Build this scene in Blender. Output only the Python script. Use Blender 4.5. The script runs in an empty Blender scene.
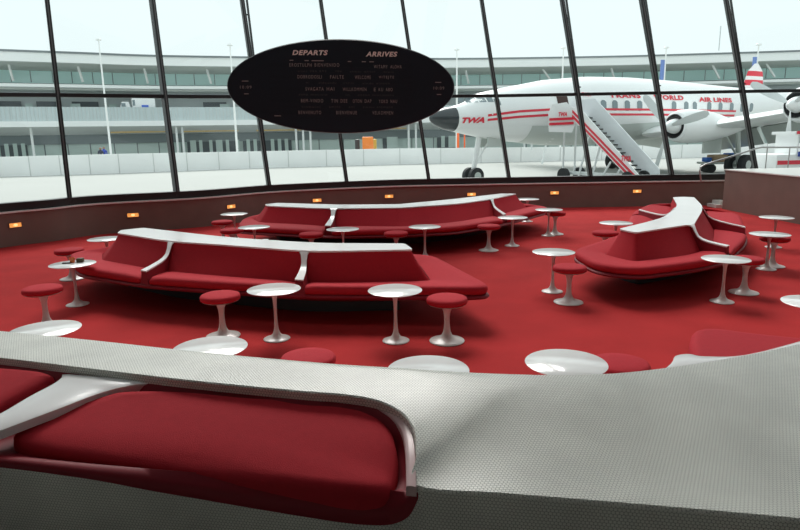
import bpy, bmesh, math, random
import numpy as np
from mathutils import Vector, Matrix
random.seed(7)
S = bpy.context.scene
C = S.collection
PI = math.pi
sin, cos = math.sin, math.cos

# ------------------------------------------------------------------ camera
FPX, PIT, ROLL, EYE = 619.0, 0.20686, -0.01705, 1.916
cF = Vector((0, cos(PIT), -sin(PIT)))
_R = Vector((1, 0, 0)); _U = Vector((0, sin(PIT), cos(PIT)))
cR = _R*cos(ROLL) + _U*sin(ROLL)
cU = -_R*sin(ROLL) + _U*cos(ROLL)
EYEP = Vector((0, 0, EYE))
cam = bpy.data.cameras.new('camera'); camo = bpy.data.objects.new('camera', cam); C.objects.link(camo)
M4 = Matrix((cR, cU, -cF)).transposed().to_4x4(); M4.translation = EYEP
camo.matrix_world = M4
cam.sensor_width = 36; cam.lens = FPX*36/800; cam.clip_start = .05; cam.clip_end = 500
S.camera = camo

def ray(x, y): return cF + cR*((x-400)/FPX) - cU*((y-265)/FPX)
def at(x, y, z):
    d = ray(x, y); return EYEP + d*((z-EYE)/d.z)
def atY(x, y, Y):
    d = ray(x, y); return EYEP + d*(Y/d.y)
def zfor(P, y):
    """height above the plan point P that shows at image row y"""
    lo, hi = -3, 20
    for _ in range(40):
        m = (lo+hi)/2
        d = Vector((P[0], P[1], m)) - EYEP
        yy = 265 - FPX*d.dot(cU)/d.dot(cF)
        if yy > y: lo = m
        else: hi = m
    return lo

# ------------------------------------------------------------------ materials
def srgb(r, g, b):
    f = lambda c: (c/255/12.92 if c/255 <= .04045 else ((c/255+.055)/1.055)**2.4)
    return (f(r), f(g), f(b), 1)
def mat(name, col, rough=.6, metal=0, spec=.5, noise=0, nscale=8, bump=0, bscale=80, sheen=0, coat=0, trans=0):
    m = bpy.data.materials.new(name); m.use_nodes = True
    nt = m.node_tree; b = nt.nodes['Principled BSDF']
    b.inputs['Base Color'].default_value = col
    b.inputs['Roughness'].default_value = rough
    b.inputs['Metallic'].default_value = metal
    b.inputs['Specular IOR Level'].default_value = spec
    b.inputs['Sheen Weight'].default_value = sheen
    b.inputs['Coat Weight'].default_value = coat
    tc = nt.nodes.new('ShaderNodeTexCoord')
    if noise:
        n = nt.nodes.new('ShaderNodeTexNoise'); n.inputs['Scale'].default_value = nscale; n.inputs['Detail'].default_value = 4
        nt.links.new(tc.outputs['Object'], n.inputs['Vector'])
        r = nt.nodes.new('ShaderNodeMapRange'); r.inputs['From Min'].default_value = .25; r.inputs['From Max'].default_value = .75
        r.inputs['To Min'].default_value = 1-noise; r.inputs['To Max'].default_value = 1+noise
        nt.links.new(n.outputs['Fac'], r.inputs['Value'])
        mx = nt.nodes.new('ShaderNodeVectorMath'); mx.operation = 'SCALE'
        mx.inputs[0].default_value = col[:3]; nt.links.new(r.outputs[0], mx.inputs['Scale'])
        nt.links.new(mx.outputs[0], b.inputs['Base Color'])
    if bump:
        n = nt.nodes.new('ShaderNodeTexNoise'); n.inputs['Scale'].default_value = bscale; n.inputs['Detail'].default_value = 3
        nt.links.new(tc.outputs['Object'], n.inputs['Vector'])
        bp = nt.nodes.new('ShaderNodeBump'); bp.inputs['Strength'].default_value = bump; bp.inputs['Distance'].default_value = .01
        nt.links.new(n.outputs['Fac'], bp.inputs['Height']); nt.links.new(bp.outputs[0], b.inputs['Normal'])
    return m
def lin(r, g, b): return (r, g, b, 1)

m_carpet = mat('red_carpet', lin(.46, .032, .033), .95, spec=.1, noise=.13, nscale=1.6, bump=.5, bscale=260)
m_red = mat('red_wool', lin(.48, .020, .032), .85, spec=.2, noise=.05, nscale=30, bump=.25, bscale=300)
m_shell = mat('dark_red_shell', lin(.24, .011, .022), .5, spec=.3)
m_white = mat('white_laminate', lin(.92, .92, .91), .22, spec=.5, noise=.02, nscale=4)
m_tabletop = mat('white_tabletop', lin(.90, .92, .91), .14, spec=.6, noise=.015, nscale=6)
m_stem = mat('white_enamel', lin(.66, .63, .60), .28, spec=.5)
m_black = mat('black_plinth', lin(.012, .012, .014), .6)
m_wall = mat('brown_wall', lin(.21, .145, .12), .75, noise=.08, nscale=2.5)
m_ledge = mat('pale_ledge', lin(.82, .82, .78), .3)
m_frame = mat('dark_bronze_metal', lin(.018, .021, .021), .42, spec=.4)
m_frame_edge = mat('grey_gasket', lin(.10, .105, .105), .5)
m_concrete = mat('darkened_concrete', lin(.20, .20, .19), .9, noise=.06, nscale=1.5)  # unseen ceiling and walls, colour darkened to cut light bounced onto near faces
m_screed = mat('grey_floor_tile', lin(.3, .3, .28), .6, noise=.05)
m_steel = mat('brushed_steel', lin(.5, .5, .5), .3, metal=.9)
m_board = mat('board_black', lin(.008, .012, .018), .5, spec=.25)
m_boardrim = mat('board_rim', lin(.30, .33, .33), .4)
m_slot = mat('flap_slot_black', lin(.007, .011, .016), .5, spec=.25)
m_lett = mat('board_lettering', lin(.74, .62, .56), .6)
m_lett2 = mat('flap_lettering', lin(.27, .22, .205), .6)
m_lett3 = mat('dim_flap_lettering', lin(.06, .048, .048), .6)

def emis(name, col, strength):
    m = bpy.data.materials.new(name); m.use_nodes = True
    b = m.node_tree.nodes['Principled BSDF']
    b.inputs['Base Color'].default_value = col
    b.inputs['Emission Color'].default_value = col; b.inputs['Emission Strength'].default_value = strength
    return m
m_lamp = emis('amber_lamp', lin(1, .42, .10), .65)
m_lamphot = emis('amber_lamp_core', lin(1, .62, .25), 1.1)

def glassmat(name, tint, gl, rough=.0):
    m = bpy.data.materials.new(name); m.use_nodes = True; nt = m.node_tree
    nt.nodes.remove(nt.nodes['Principled BSDF'])
    t = nt.nodes.new('ShaderNodeBsdfTransparent'); t.inputs[0].default_value = tint
    g = nt.nodes.new('ShaderNodeBsdfGlossy'); g.inputs['Roughness'].default_value = rough
    mx = nt.nodes.new('ShaderNodeMixShader'); mx.inputs[0].default_value = gl
    nt.links.new(t.outputs[0], mx.inputs[1]); nt.links.new(g.outputs[0], mx.inputs[2])
    nt.links.new(mx.outputs[0], nt.nodes['Material Output'].inputs[0])
    return m
m_glass = glassmat('window_glass', lin(.96, .985, .98), .03)

def tilemat(name, col, grout, pitch=.0125):
    """small round tiles on a staggered lattice, laid by the UV map (metres)"""
    m = bpy.data.materials.new(name); m.use_nodes = True; nt = m.node_tree; N = nt.nodes; L = nt.links
    b = N['Principled BSDF']; b.inputs['Roughness'].default_value = .32; b.inputs['Specular IOR Level'].default_value = .9
    uv = N.new('ShaderNodeUVMap')
    def latt(off):
        a = N.new('ShaderNodeVectorMath'); a.operation = 'ADD'; a.inputs[1].default_value = (off*pitch*.5, off*pitch*.866, 0)
        L.new(uv.outputs[0], a.inputs[0])
        w = N.new('ShaderNodeVectorMath'); w.operation = 'DIVIDE'; w.inputs[1].default_value = (pitch, pitch*1.732, 1)
        L.new(a.outputs[0], w.inputs[0])
        f = N.new('ShaderNodeVectorMath'); f.operation = 'FRACTION'; L.new(w.outputs[0], f.inputs[0])
        s = N.new('ShaderNodeVectorMath'); s.operation = 'SUBTRACT'; s.inputs[1].default_value = (.5, .5, 0); L.new(f.outputs[0], s.inputs[0])
        k = N.new('ShaderNodeVectorMath'); k.operation = 'MULTIPLY'; k.inputs[1].default_value = (1, 1.732, 0); L.new(s.outputs[0], k.inputs[0])
        l = N.new('ShaderNodeVectorMath'); l.operation = 'LENGTH'; L.new(k.outputs[0], l.inputs[0])
        return l.outputs['Value']
    mn = N.new('ShaderNodeMath'); mn.operation = 'MINIMUM'
    L.new(latt(0), mn.inputs[0]); L.new(latt(1), mn.inputs[1])
    r = N.new('ShaderNodeMapRange'); r.interpolation_type = 'SMOOTHSTEP'
    r.inputs['From Min'].default_value = .40; r.inputs['From Max'].default_value = .50
    r.inputs['To Min'].default_value = 1; r.inputs['To Max'].default_value = 0
    L.new(mn.outputs[0], r.inputs['Value'])
    tc = N.new('ShaderNodeTexCoord'); n = N.new('ShaderNodeTexNoise'); n.inputs['Scale'].default_value = 3.5; n.inputs['Detail'].default_value = 6
    L.new(tc.outputs['Object'], n.inputs['Vector'])
    n2 = N.new('ShaderNodeMapRange'); n2.inputs['From Min'].default_value = .3; n2.inputs['From Max'].default_value = .7
    n2.inputs['To Min'].default_value = .84; n2.inputs['To Max'].default_value = 1.1; L.new(n.outputs['Fac'], n2.inputs['Value'])
    mx = N.new('ShaderNodeMix'); mx.data_type = 'RGBA'; mx.inputs['A'].default_value = grout; mx.inputs['B'].default_value = col
    L.new(r.outputs[0], mx.inputs['Factor'])
    sc = N.new('ShaderNodeVectorMath'); sc.operation = 'SCALE'; L.new(mx.outputs['Result'], sc.inputs[0]); L.new(n2.outputs[0], sc.inputs['Scale'])
    L.new(sc.outputs[0], b.inputs['Base Color'])
    bp = N.new('ShaderNodeBump'); bp.inputs['Strength'].default_value = .6; bp.inputs['Distance'].default_value = .002
    L.new(r.outputs[0], bp.inputs['Height']); L.new(bp.outputs[0], b.inputs['Normal'])
    return m
m_tile = tilemat('penny_tile', lin(.84, .86, .78), lin(.36, .37, .33))

# ------------------------------------------------------------------ mesh helpers
def obj(name, bm, m, parent=None, smooth=True, sharp=35):
    bmesh.ops.remove_doubles(bm, verts=bm.verts, dist=1e-5)
    bmesh.ops.recalc_face_normals(bm, faces=bm.faces)
    if smooth:
        for f in bm.faces: f.smooth = True
        for e in bm.edges:
            if len(e.link_faces) == 2 and e.calc_face_angle(0) > math.radians(sharp): e.smooth = False
    me = bpy.data.meshes.new(name); bm.to_mesh(me); bm.free()
    me.materials.append(m)
    o = bpy.data.objects.new(name, me); C.objects.link(o)
    if parent: o.parent = parent
    return o
def new(): return bmesh.new()
def box(bm, c, s, M=None, bev=0):
    g = bmesh.ops.create_cube(bm, size=1)
    vs = g['verts']
    for v in vs: v.co = Vector((v.co.x*s[0]+c[0], v.co.y*s[1]+c[1], v.co.z*s[2]+c[2]))
    if bev:
        es = list({e for v in vs for e in v.link_edges})
        r = bmesh.ops.bevel(bm, geom=es, offset=bev, segments=2, affect='EDGES', profile=.5)
        vs = list({v for f in r['faces'] for v in f.verts} | {v for v in vs if v.is_valid})
    if M:
        for v in vs: v.co = M @ v.co
    return vs
def beam(bm, a, b, w, h, up=Vector((0, 0, 1))):
    a = Vector(a); b = Vector(b); d = (b-a).normalized()
    s = d.cross(up)
    if s.length < 1e-4: s = Vector((1, 0, 0))
    s.normalize(); u = s.cross(d).normalized()
    q = [(-1, -1), (1, -1), (1, 1), (-1, 1)]
    va = [bm.verts.new(a+s*i*w/2+u*j*h/2) for i, j in q]; vb = [bm.verts.new(b+s*i*w/2+u*j*h/2) for i, j in q]
    bm.faces.new(va[::-1]); bm.faces.new(vb)
    for i in range(4): bm.faces.new((va[i], va[(i+1) % 4], vb[(i+1) % 4], vb[i]))
def tube(bm, pts, r, n=8, closed_ends=True):
    pts = [Vector(p) for p in pts]; rs = r if isinstance(r, (list, tuple)) else [r]*len(pts)
    rings = []
    ref = None
    for i, p in enumerate(pts):
        d = (pts[min(i+1, len(pts)-1)] - pts[max(i-1, 0)]).normalized()
        if ref is None: ref = d.orthogonal().normalized()
        a = (ref - d*ref.dot(d)).normalized(); ref = a; b = d.cross(a)
        rings.append([bm.verts.new(p + (a*cos(2*PI*k/n)+b*sin(2*PI*k/n))*rs[i]) for k in range(n)])
    for i in range(len(rings)-1):
        for k in range(n): bm.faces.new((rings[i][k], rings[i][(k+1) % n], rings[i+1][(k+1) % n], rings[i+1][k]))
    if closed_ends: bm.faces.new(rings[0][::-1]); bm.faces.new(rings[-1])
def lathe(bm, prof, n=40, c=(0, 0, 0)):
    rings = []
    for r, z in prof:
        if r < 1e-5: rings.append([bm.verts.new((c[0], c[1], c[2]+z))]); continue
        rings.append([bm.verts.new((c[0]+r*cos(2*PI*k/n), c[1]+r*sin(2*PI*k/n), c[2]+z)) for k in range(n)])
    for A, B in zip(rings, rings[1:]):
        for k in range(n):
            a = A if len(A) == 1 else (A[k], A[(k+1) % n]); b = B if len(B) == 1 else (B[(k+1) % n], B[k])
            f = tuple(a)+tuple(b)
            if len(f) >= 3: bm.faces.new(f)
def grid(bm, rows, closed_u=False):
    V = [[bm.verts.new(p) for p in r] for r in rows]
    for i in range(len(V)-1):
        n = len(V[i])
        for k in range(n if closed_u else n-1):
            q = (V[i][k], V[i][(k+1) % n], V[i+1][(k+1) % n], V[i+1][k])
            try: bm.faces.new(q)
            except ValueError: pass
    return V
def prism(bm, poly, z0, z1):
    a = [bm.verts.new((p[0], p[1], z0)) for p in poly]; b = [bm.verts.new((p[0], p[1], z1)) for p in poly]
    bm.faces.new(a[::-1]); bm.faces.new(b)
    for i in range(len(a)): bm.faces.new((a[i], a[(i+1) % len(a)], b[(i+1) % len(a)], b[i]))
def empty(name, loc=(0, 0, 0), rz=0, label=None, cat=None, group=None, kind=None):
    o = bpy.data.objects.new(name, None); C.objects.link(o); o.location = loc; o.rotation_euler = (0, 0, rz); o.empty_display_size = .1
    return tag(o, label, cat, group, kind)
def tag(o, label=None, cat=None, group=None, kind=None):
    if label: o['label'] = label
    if cat: o['category'] = cat
    if group: o['group'] = group
    if kind: o['kind'] = kind
    return o
def dup(root, loc, label, group=None, rz=0, scale=None):
    r = root.copy(); C.objects.link(r); r.location = loc; r.rotation_euler = (0, 0, rz); r['label'] = label
    if group: r['group'] = group
    for ch in list(root.children):
        c = ch.copy(); C.objects.link(c); c.parent = r
        for g in list(ch.children):
            d = g.copy(); C.objects.link(d); d.parent = c
    return r
def lerp(a, b, t): return a+(b-a)*t
def interp(xs, ys, x):
    if x <= xs[0]: return ys[0]
    for i in range(len(xs)-1):
        if x <= xs[i+1]: return lerp(ys[i], ys[i+1], (x-xs[i])/(xs[i+1]-xs[i]))
    return ys[-1]
def cat_rom(P, n=6, closed=False):
    out = []; m = len(P)
    rng = range(m) if closed else range(m-1)
    for i in rng:
        g = (lambda k: P[k % m]) if closed else (lambda k: P[max(0, min(m-1, k))])
        p0, p1, p2, p3 = g(i-1), g(i), g(i+1), g(i+2)
        for k in range(n):
            t = k/n
            out.append(.5*((2*p1)+(p2-p0)*t+(2*p0-5*p1+4*p2-p3)*t*t+(3*p1-p0-3*p2+p3)*t**3))
    if not closed: out.append(P[-1])
    return out

# ------------------------------------------------------------------ room shell
# low perimeter wall: its top line as seen, at z = .64
WTOP = [(-260, 239), (-120, 226), (0, 213), (50, 208.5), (100, 203.5), (200, 198), (270, 192), (347, 188), (400, 186), (430, 185.3), (500, 184), (600, 182.3), (680, 181), (760, 180), (860, 180)]
wall_pts = [at(x, y, .64) for x, y in WTOP]
wp = cat_rom(wall_pts, 4)
def offset_line(P, d):
    out = []
    for i, p in enumerate(P):
        t = (P[min(i+1, len(P)-1)] - P[max(i-1, 0)]); t.z = 0; t.normalize()
        out.append(p + Vector((-t.y, t.x, 0))*d)
    return out
def strip_wall(bm, P, d0, d1, z0, z1):
    A = offset_line(P, d0); B = offset_line(P, d1)
    rows = [[Vector((p.x, p.y, z)) for p in Q] for Q, z in ((A, z0), (A, z1), (B, z1), (B, z0), (A, z0))]
    grid(bm, rows)
bm = new(); strip_wall(bm, wp, .0, .35, 0, .625)
tag(obj('wall_front', bm, m_wall, sharp=20), kind='structure')
bm = new(); strip_wall(bm, wp, -.03, .30, .62, .65)
tag(obj('trim_1', bm, m_ledge, sharp=20), kind='structure')
bm = new(); strip_wall(bm, wp, .05, .26, .65, .80)
tag(obj('trim_2', bm, m_frame, sharp=20), kind='structure')

# carpeted lounge floor
bm = new()
fl = [(p.x, p.y) for p in offset_line(wp, .1)]
fl = fl + [(24, 8), (12, 2.2), (3.5, 1.6), (0, 2.3), (-4, 3.3), (-14, 6)]
vs = [bm.verts.new((x, y, 0)) for x, y in fl]; bm.faces.new(vs)
tag(obj('floor', bm, m_carpet), kind='structure')

# canted window wall: mullion feet on the sill and their upper ends
MUL = [((-205, 231), (-240, 0), 0), ((-95, 221), (-128, 0), 0), ((-20, 213), (-49, 0), 0), ((70, 205), (47, 0), 0), ((177, 194.5), (152, 0), 0), ((269, 188), (242, 0), 1), ((347, 183.5), (320.5, 0), 0),
       ((429, 180.5), (402, 0), 0), ((508, 179), (481.5, 0), 0), ((590.5, 177.5), (562, 0), 1), ((672, 176.5), (641.5, 0), 1), ((757, 177), (726, 0), 1), ((845, 176), (812, 0), 1), ((935, 176), (900, 0), 0)]
outl = offset_line(wp, .15)
def on_line(x):
    """plan point of the sill line at image column x"""
    best = None
    for a, b in zip(outl, outl[1:]):
        for k in range(12):
            p = a.lerp(b, k/12); p = Vector((p.x, p.y, .72)); d = p-EYEP
            xx = 400+FPX*d.dot(cR)/d.dot(cF)
            if best is None or abs(xx-x) < best[0]: best = (abs(xx-x), p)
    return best[1]
LEAN = .21
feet = []; heads = []
for (bx, by), (tx, ty), dbl in MUL:
    f = on_line(bx); f.z = .78
    # upper point: on the ray through the head, LEAN outwards per metre of height
    d = ray(tx, ty)
    # solve Y = f.y + LEAN*(z-f.z)
    t = (f.y + LEAN*(EYE-f.z)) / (d.y - LEAN*d.z)
    h = EYEP + d*t
    v = (h-f)/(h.z-f.z)
    feet.append(f); heads.append(f + v*(7.3-f.z))
for i in range(len(feet)-1):
    w = empty('window_%d' % (i+1), feet[i]); w['kind'] = 'structure'
    F0, F1, H0, H1 = feet[i], feet[i+1], heads[i], heads[i+1]
    O = feet[i]
    bm = new(); q = [bm.verts.new(p-O) for p in (F0, F1, H1, H0)]; bm.faces.new(q)
    obj('pane', bm, m_glass, w, smooth=False)
    dirn = (H0-F0).normalized()
    out = Vector((-(F1-F0).y, (F1-F0).x, 0)).normalized()
    bm = new(); beam(bm, (F0-O)-dirn*.1, H0-O, .085, .17, up=out)
    obj('mullion', bm, m_frame, w, smooth=False)
    bm = new(); beam(bm, F0-O-out*.088, H0-O-out*.088, .026, .02, up=out)
    obj('mullion_cap', bm, m_frame_edge, w, smooth=False)
    if MUL[i][2]:
        s = (F1-F0).normalized()*.16
        bm = new(); beam(bm, F0-O+out*.05+s*.15, H0-O+s*1.15+out*.10, .045, .06, up=out)
        bb = H0-F0
        for tt in (.35, .62): beam(bm, bb*tt, bb*tt+s*.9+out*.1, .03, .03)
        obj('wind_brace', bm, m_frame, w, smooth=False)
    # transom bar crossing about 3 m up
    def tz(x): return interp([-250, 0, 160, 230, 460, 600, 800, 950], [95, 94.5, 96.5, 97, 96.5, 94, 90.5, 89], x)
    k0 = MUL[i][0][0]-13; k1 = MUL[i+1][0][0]-13
    def onm(Fp, Hp, y):
        lo, hi = 0, 1
        for _ in range(40):
            mid = (lo+hi)/2; p = Fp.lerp(Hp, mid); d = p-EYEP
            if 265-FPX*d.dot(cU)/d.dot(cF) > y: lo = mid
            else: hi = mid
        return Fp.lerp(Hp, lo)
    bm = new(); beam(bm, onm(F0, H0, tz(k0))-O, onm(F1, H1, tz(k1))-O, .12, .075)
    obj('transom', bm, m_frame, w, smooth=False)

# roof shell, side and back walls, raised entrance floor
bm = new(); strip_wall(bm, [h.copy() for h in heads], -.5, .4, 7.2, 7.6)
tag(obj('trim_3', bm, m_concrete), kind='structure')
ceil = new()
def slab(x0, x1, y0, y1): box(ceil, ((x0+x1)/2, (y0+y1)/2, 7.75), (x1-x0, y1-y0, .3))
SKX = [(-7.5, -4.5), (4.5, 7.5)]
slab(-21, 24, -5, 2.6); slab(-21, -10, 2.6, 4.2); slab(14, 24, 2.6, 4.2); slab(-21, 24, 4.2, 9.4); slab(-21, -14, 9.4, 19.5); slab(17, 24, 9.4, 19.5); slab(-14, 17, 18.2, 19.5); slab(1.2, 1.8, 9.4, 18.2); slab(-14, 17, 14.2, 14.6)  # unseen openings left between slabs, laid out to steer daylight over the lounge
tag(obj('ceiling', ceil, m_concrete, smooth=False), kind='structure')
bm = new(); box(bm, (1.5, -5.15, 3.8), (45, .3, 8.2)); tag(obj('wall_back', bm, m_concrete, smooth=False), kind='structure')
bm = new(); box(bm, (-21.15, 1.5, 3.8), (.3, 13.6, 8.2)); tag(obj('wall_left', bm, m_concrete, smooth=False), kind='structure')
bm = new(); box(bm, (24.15, 4, 3.8), (.3, 18, 8.2)); tag(obj('wall_right', bm, m_concrete, smooth=False), kind='structure')

# ------------------------------------------------------------------ foreground tiled bench
CR = [(-230, 307), (-120, 319), (0, 331), (100, 341), (200, 352), (305, 361.5), (350, 365), (395, 367.7), (425, 369.8), (450, 371.5), (480, 373), (520, 374.5), (560, 375), (620, 373), (680, 366), (740, 356.5), (800, 344), (850, 331), (920, 309), (990, 284), (1080, 248)]
KE = [(-230, 333), (-120, 345), (0, 357.5), (100, 369.5), (200, 381), (300, 390.5), (340, 393.5), (375, 399), (397, 408.5), (409.5, 420), (415.5, 432), (417, 455), (417.5, 485), (500, 492.5), (600, 500.5), (700, 509), (800, 518), (900, 527), (1000, 537), (1130, 548), (1300, 560)]
KZ = [.92]*6+[.916, .908, .897, .885, .872, .845, .80]+[.80]*8
crest = [at(x, y, .92) for x, y in CR]; kedge = [at(x, y, z) for (x, y), z in zip(KE, KZ)]
nsub = 6
def dense(P): return cat_rom(P, nsub)
cD, kD = dense(crest), dense(kedge)
NK = 12
seat_front = dense([at(x, y, .80) for x, y in [(-230, 432), (-120, 441.5), (0, 451.5), (100, 460), (200, 467.5), (300, 475.5), (360, 480.5), (400, 483.5), (417.5, 485)]])
bench = empty('tiled_banquette', (0, 2.4, 0), label='long curved banquette of small round grey tiles with sunken red seats, nearest the viewer', cat='built-in bench')
BO = Vector((0, 2.4, 0))
def uvset(bm, fn):
    L = bm.loops.layers.uv.new('UVMap')
    for f in bm.faces:
        for l in f.loops: l[L].uv = fn(l.vert.co, f)
bm = new()
rows = []
outn = []
for i in range(len(cD)):
    c = cD[i]; k = kD[i]
    o = (c-k); o.z = 0; o.normalize()
    col = [Vector((c.x+o.x*.055, c.y+o.y*.055, 0)), Vector((c.x+o.x*.045, c.y+o.y*.045, .80)), Vector((c.x+o.x*.035, c.y+o.y*.035, .885)), Vector((c.x+o.x*.02, c.y+o.y*.02, .91)), c]
    for t in [j/NK for j in range(1, NK+1)]:
        p = c.lerp(k, t)
        e = t*t*(3-2*t)
        p.z = lerp(c.z, k.z, .55*t+.45*e)
        col.append(p)
    # rounded nosing then the drop into the seat recess
    f = (k-c); f.z = 0; f.normalize()
    if i <= 12*nsub:
        dz = min(.036, k.z-.795)
        col += [k+f*.006+Vector((0, 0, -.006)), k+f*.008+Vector((0, 0, -max(dz, .012)))]
    else:
        col += [k+f*.008+Vector((0, 0, -.008)), k+f*.010+Vector((0, 0, -.02))]
    rows.append([p-BO for p in col])
grid(bm, rows)
bmesh.ops.recalc_face_normals(bm, faces=bm.faces)
# UV: top by plan position, outer side by height
def topuv(co, f):
    if abs(f.normal.z) > .45: return (co.x, co.y)
    return (co.x, co.z)
uvset(bm, topuv)
obj('tiled_top', bm, m_tile, bench)
# near vertical face
BK = [(-230, 340), (-120, 352), (0, 364.5), (60, 372), (100, 376), (150, 382), (200, 387), (250, 392), (300, 398), (340, 401), (372, 407), (390, 415), (400, 425), (404, 440)]
LP = [(-230, 441), (-120, 453), (0, 465.5), (60, 473), (100, 479), (150, 488.5), (200, 497), (250, 505.5), (300, 513.5), (340, 519.5), (370, 522), (392, 521), (408, 513), (416, 496)]
EDX = [-230, -120, 0, 60, 100, 150, 200, 250, 300, 340, 370, 392, 408, 417]
def edge_at(x): return at(x, interp([-230, -120, 0, 100, 200, 300, 360, 400, 417.5], [432, 441.5, 451.5, 460, 467.5, 475.5, 480.5, 483.5, 485], x), .80)
edge = seat_front[:-1] + kD[12*nsub:]
bm = new(); rows = []; acc = 0; us = []
for i, p in enumerate(edge):
    if i: acc += (p-edge[i-1]).length
    us.append(acc)
nrm = offset_line(edge, -.010)
def colx(p):
    d = p-EYEP; return 400+FPX*d.dot(cR)/d.dot(cF)
def lip_z(q):
    x = colx(Vector((q.x, q.y, .75)))
    if x > 412: return .79
    z = []
    for a, (lx, ly) in zip(EDX, LP): z.append(zfor(edge_at(a), ly))
    return min(.79, interp(EDX, z, x)+.004)
topz = [lip_z(q) for q in nrm]
for f_ in (0, .25, .6, 1): rows.append([Vector((q.x, q.y, lerp(tz_, .32, f_)))-BO for q, tz_ in zip(nrm, topz)])
L = bm.loops.layers.uv.new('UVMap')
V = grid(bm, rows)
um = {}
for r in V:
    for v, u in zip(r, us): um[v] = (u, v.co.z)
for f in bm.faces:
    for l in f.loops: l[L].uv = um[l.vert]
obj('tiled_front', bm, m_tile, bench)
# red moulded shell lining the recess and lapping over the edge
back = cat_rom([at(x, y, z) for (x, y), z in zip(BK, [.888]*9+[.882, .872, .862, .850, .835])], 5)
EDY = [437, 447, 458, 465, 470, 476, 482, 488.5, 495, 499, 503, 503, 496, 488]
def edge_low(x, y): e = edge_at(x); e.z = min(.80, zfor(e, y)); return e
ed = cat_rom([edge_low(x, y) for x, y in zip(EDX, EDY)], 5)
lipz = []
for x, (lx, ly) in zip(EDX, LP): 
    e = edge_at(x); lipz.append(Vector((e.x, e.y, zfor(e, ly))))
lip = cat_rom(lipz, 5)
bm = new(); rows = []
n_all = len(back)
for i in range(n_all):
    b = back[i]; e = ed[i]; l = lip[i]
    sag = min(1, (n_all-1-i)/12)**.6
    f = (e-b); f.z = 0; L_ = f.length; f.normalize()
    nn = Vector((f.x, f.y, 0))
    col = [b+Vector((0, 0, .0)), b+f*min(.02, L_*.1)-Vector((0, 0, .012))]
    for t, z in ((.12, .79), (.2, .768), (.4, .755), (.6, .752), (.8, .757), (.9, .772), (.96, .788)):
        p = b.lerp(e, t); p.z = lerp(lerp(b.z-.02, e.z, t), z-(.02 if t > .5 else 0), sag); col.append(p)
    col += [e+nn*.006+Vector((0, 0, -.002)), e+nn*.016+Vector((0, 0, -.012)), Vector((e.x, e.y, min(l.z, e.z-.012)))+nn*.017, Vector((e.x, e.y, min(l.z, e.z-.012)-.006))+nn*.008]
    rows.append([p-BO for p in col])
grid(bm, rows)
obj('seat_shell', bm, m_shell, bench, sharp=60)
# white divider between two seats and white end trim
def patch(name, left, right, m, parent, O, z0=.0, thick=.03):
    """ribbon between two matched lines, with thickness downwards"""
    A = cat_rom(left, 5); B = cat_rom(right, 5)
    bm = new(); rows = []
    for a, b in zip(A, B):
        d = Vector((0, 0, thick))
        rows.append([a-d-O, a-O-d*.12, a.lerp(b, .08)-O, a.lerp(b, .5)-O+Vector((0, 0, .002)), a.lerp(b, .92)-O, b-O-d*.12, b-d-O])
    V = grid(bm, rows)
    bm.faces.new(V[0]); bm.faces.new(V[-1])
    return obj(name, bm, m, parent, sharp=50)
lft = [at(x, y, z) for x, y, z in [(62, 373.5, .888), (61, 377, .886), (52, 383.5, .878), (30, 395, .868), (0, 412.5, .855), (-60, 444, .82)]]
rgt = [at(x, y, z) for x, y, z in [(150, 382.3, .888), (125, 385.5, .886), (100, 392, .878), (60, 407, .868), (0, 429.5, .85), (-60, 453, .815)]]
patch('divider', lft, rgt, m_white, bench, BO, thick=.04)
lft = [at(x, y, z) for x, y, z in [(340, 401.5, .878), (366, 405.5, .872), (384, 412.5, .866), (396, 422, .856), (403, 434, .846), (405.5, 455, .83), (406, 486, .80)]]
rgt = [at(x, y, z) for x, y, z in [(341, 400.5, .886), (370, 403.8, .880), (393, 411.5, .874), (406.5, 422.5, .864), (412.5, 434, .852), (415.5, 455, .836), (416.5, 487, .803)]]
patch('end_trim', lft, rgt, mat('blush_laminate', lin(.62, .42, .42), .3), bench, BO, thick=.035)

def cushion(name, outline, m, parent, O, drop, crown=.03, sub=6, rad=.03):
    """padded cushion: outline = closed world points at the top edge; sides drop, top crowned"""
    P = cat_rom(outline, sub, closed=True)
    c = sum(P, Vector())/len(P)
    pl = np.linalg.lstsq(np.array([[p.x, p.y, 1] for p in P]), np.array([p.z for p in P]), rcond=None)[0]
    rows = []
    def ring(s, dz): return [c.lerp(p, s)*1.0 + Vector((0, 0, dz)) for p in P]
    def inset(d, dz):
        out = []
        for p in P:
            v = (c-p); v.z = 0; l = v.length; out.append(p + v.normalized()*min(d, l*.9)+Vector((0, 0, dz)))
        return out
    rows = [inset(.02, -drop), inset(.004, -drop*.75), inset(0, -drop*.45), inset(.004, -drop*.2), inset(.018, -drop*.05), inset(.04, .006)]
    for k in (.9, .8, .65, .45, .2, .02):
        base = inset(.04, 0); row = []
        for p in base:
            q = c.lerp(p, k); zp = pl[0]*q.x+pl[1]*q.y+pl[2]
            q.z = lerp(zp, q.z, k**5)+.006+crown*(1-k**3); row.append(q)
        rows.append(row)
    rows = [[p-O for p in r] for r in rows]
    bm = new(); V = grid(bm, rows, closed_u=True); bm.faces.new(V[-1]); bm.faces.new(V[0][::-1])
    return obj(name, bm, m, parent, sharp=80)
cushion('seat_cushion', [at(x, y, z) for x, y, z in [(12, 434, .80), (32, 421.5, .815), (99, 396, .855), (128, 391, .868), (180, 391, .87), (250, 395.5, .87), (320, 401.5, .868), (364, 409.5, .855), (388, 423, .84), (397, 445, .82), (397, 474, .785), (386, 488, .783), (350, 488, .783), (270, 479, .783), (190, 469, .783), (100, 458, .783), (30, 447, .785)]], m_red, bench, BO, .09, crown=.012)
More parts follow.
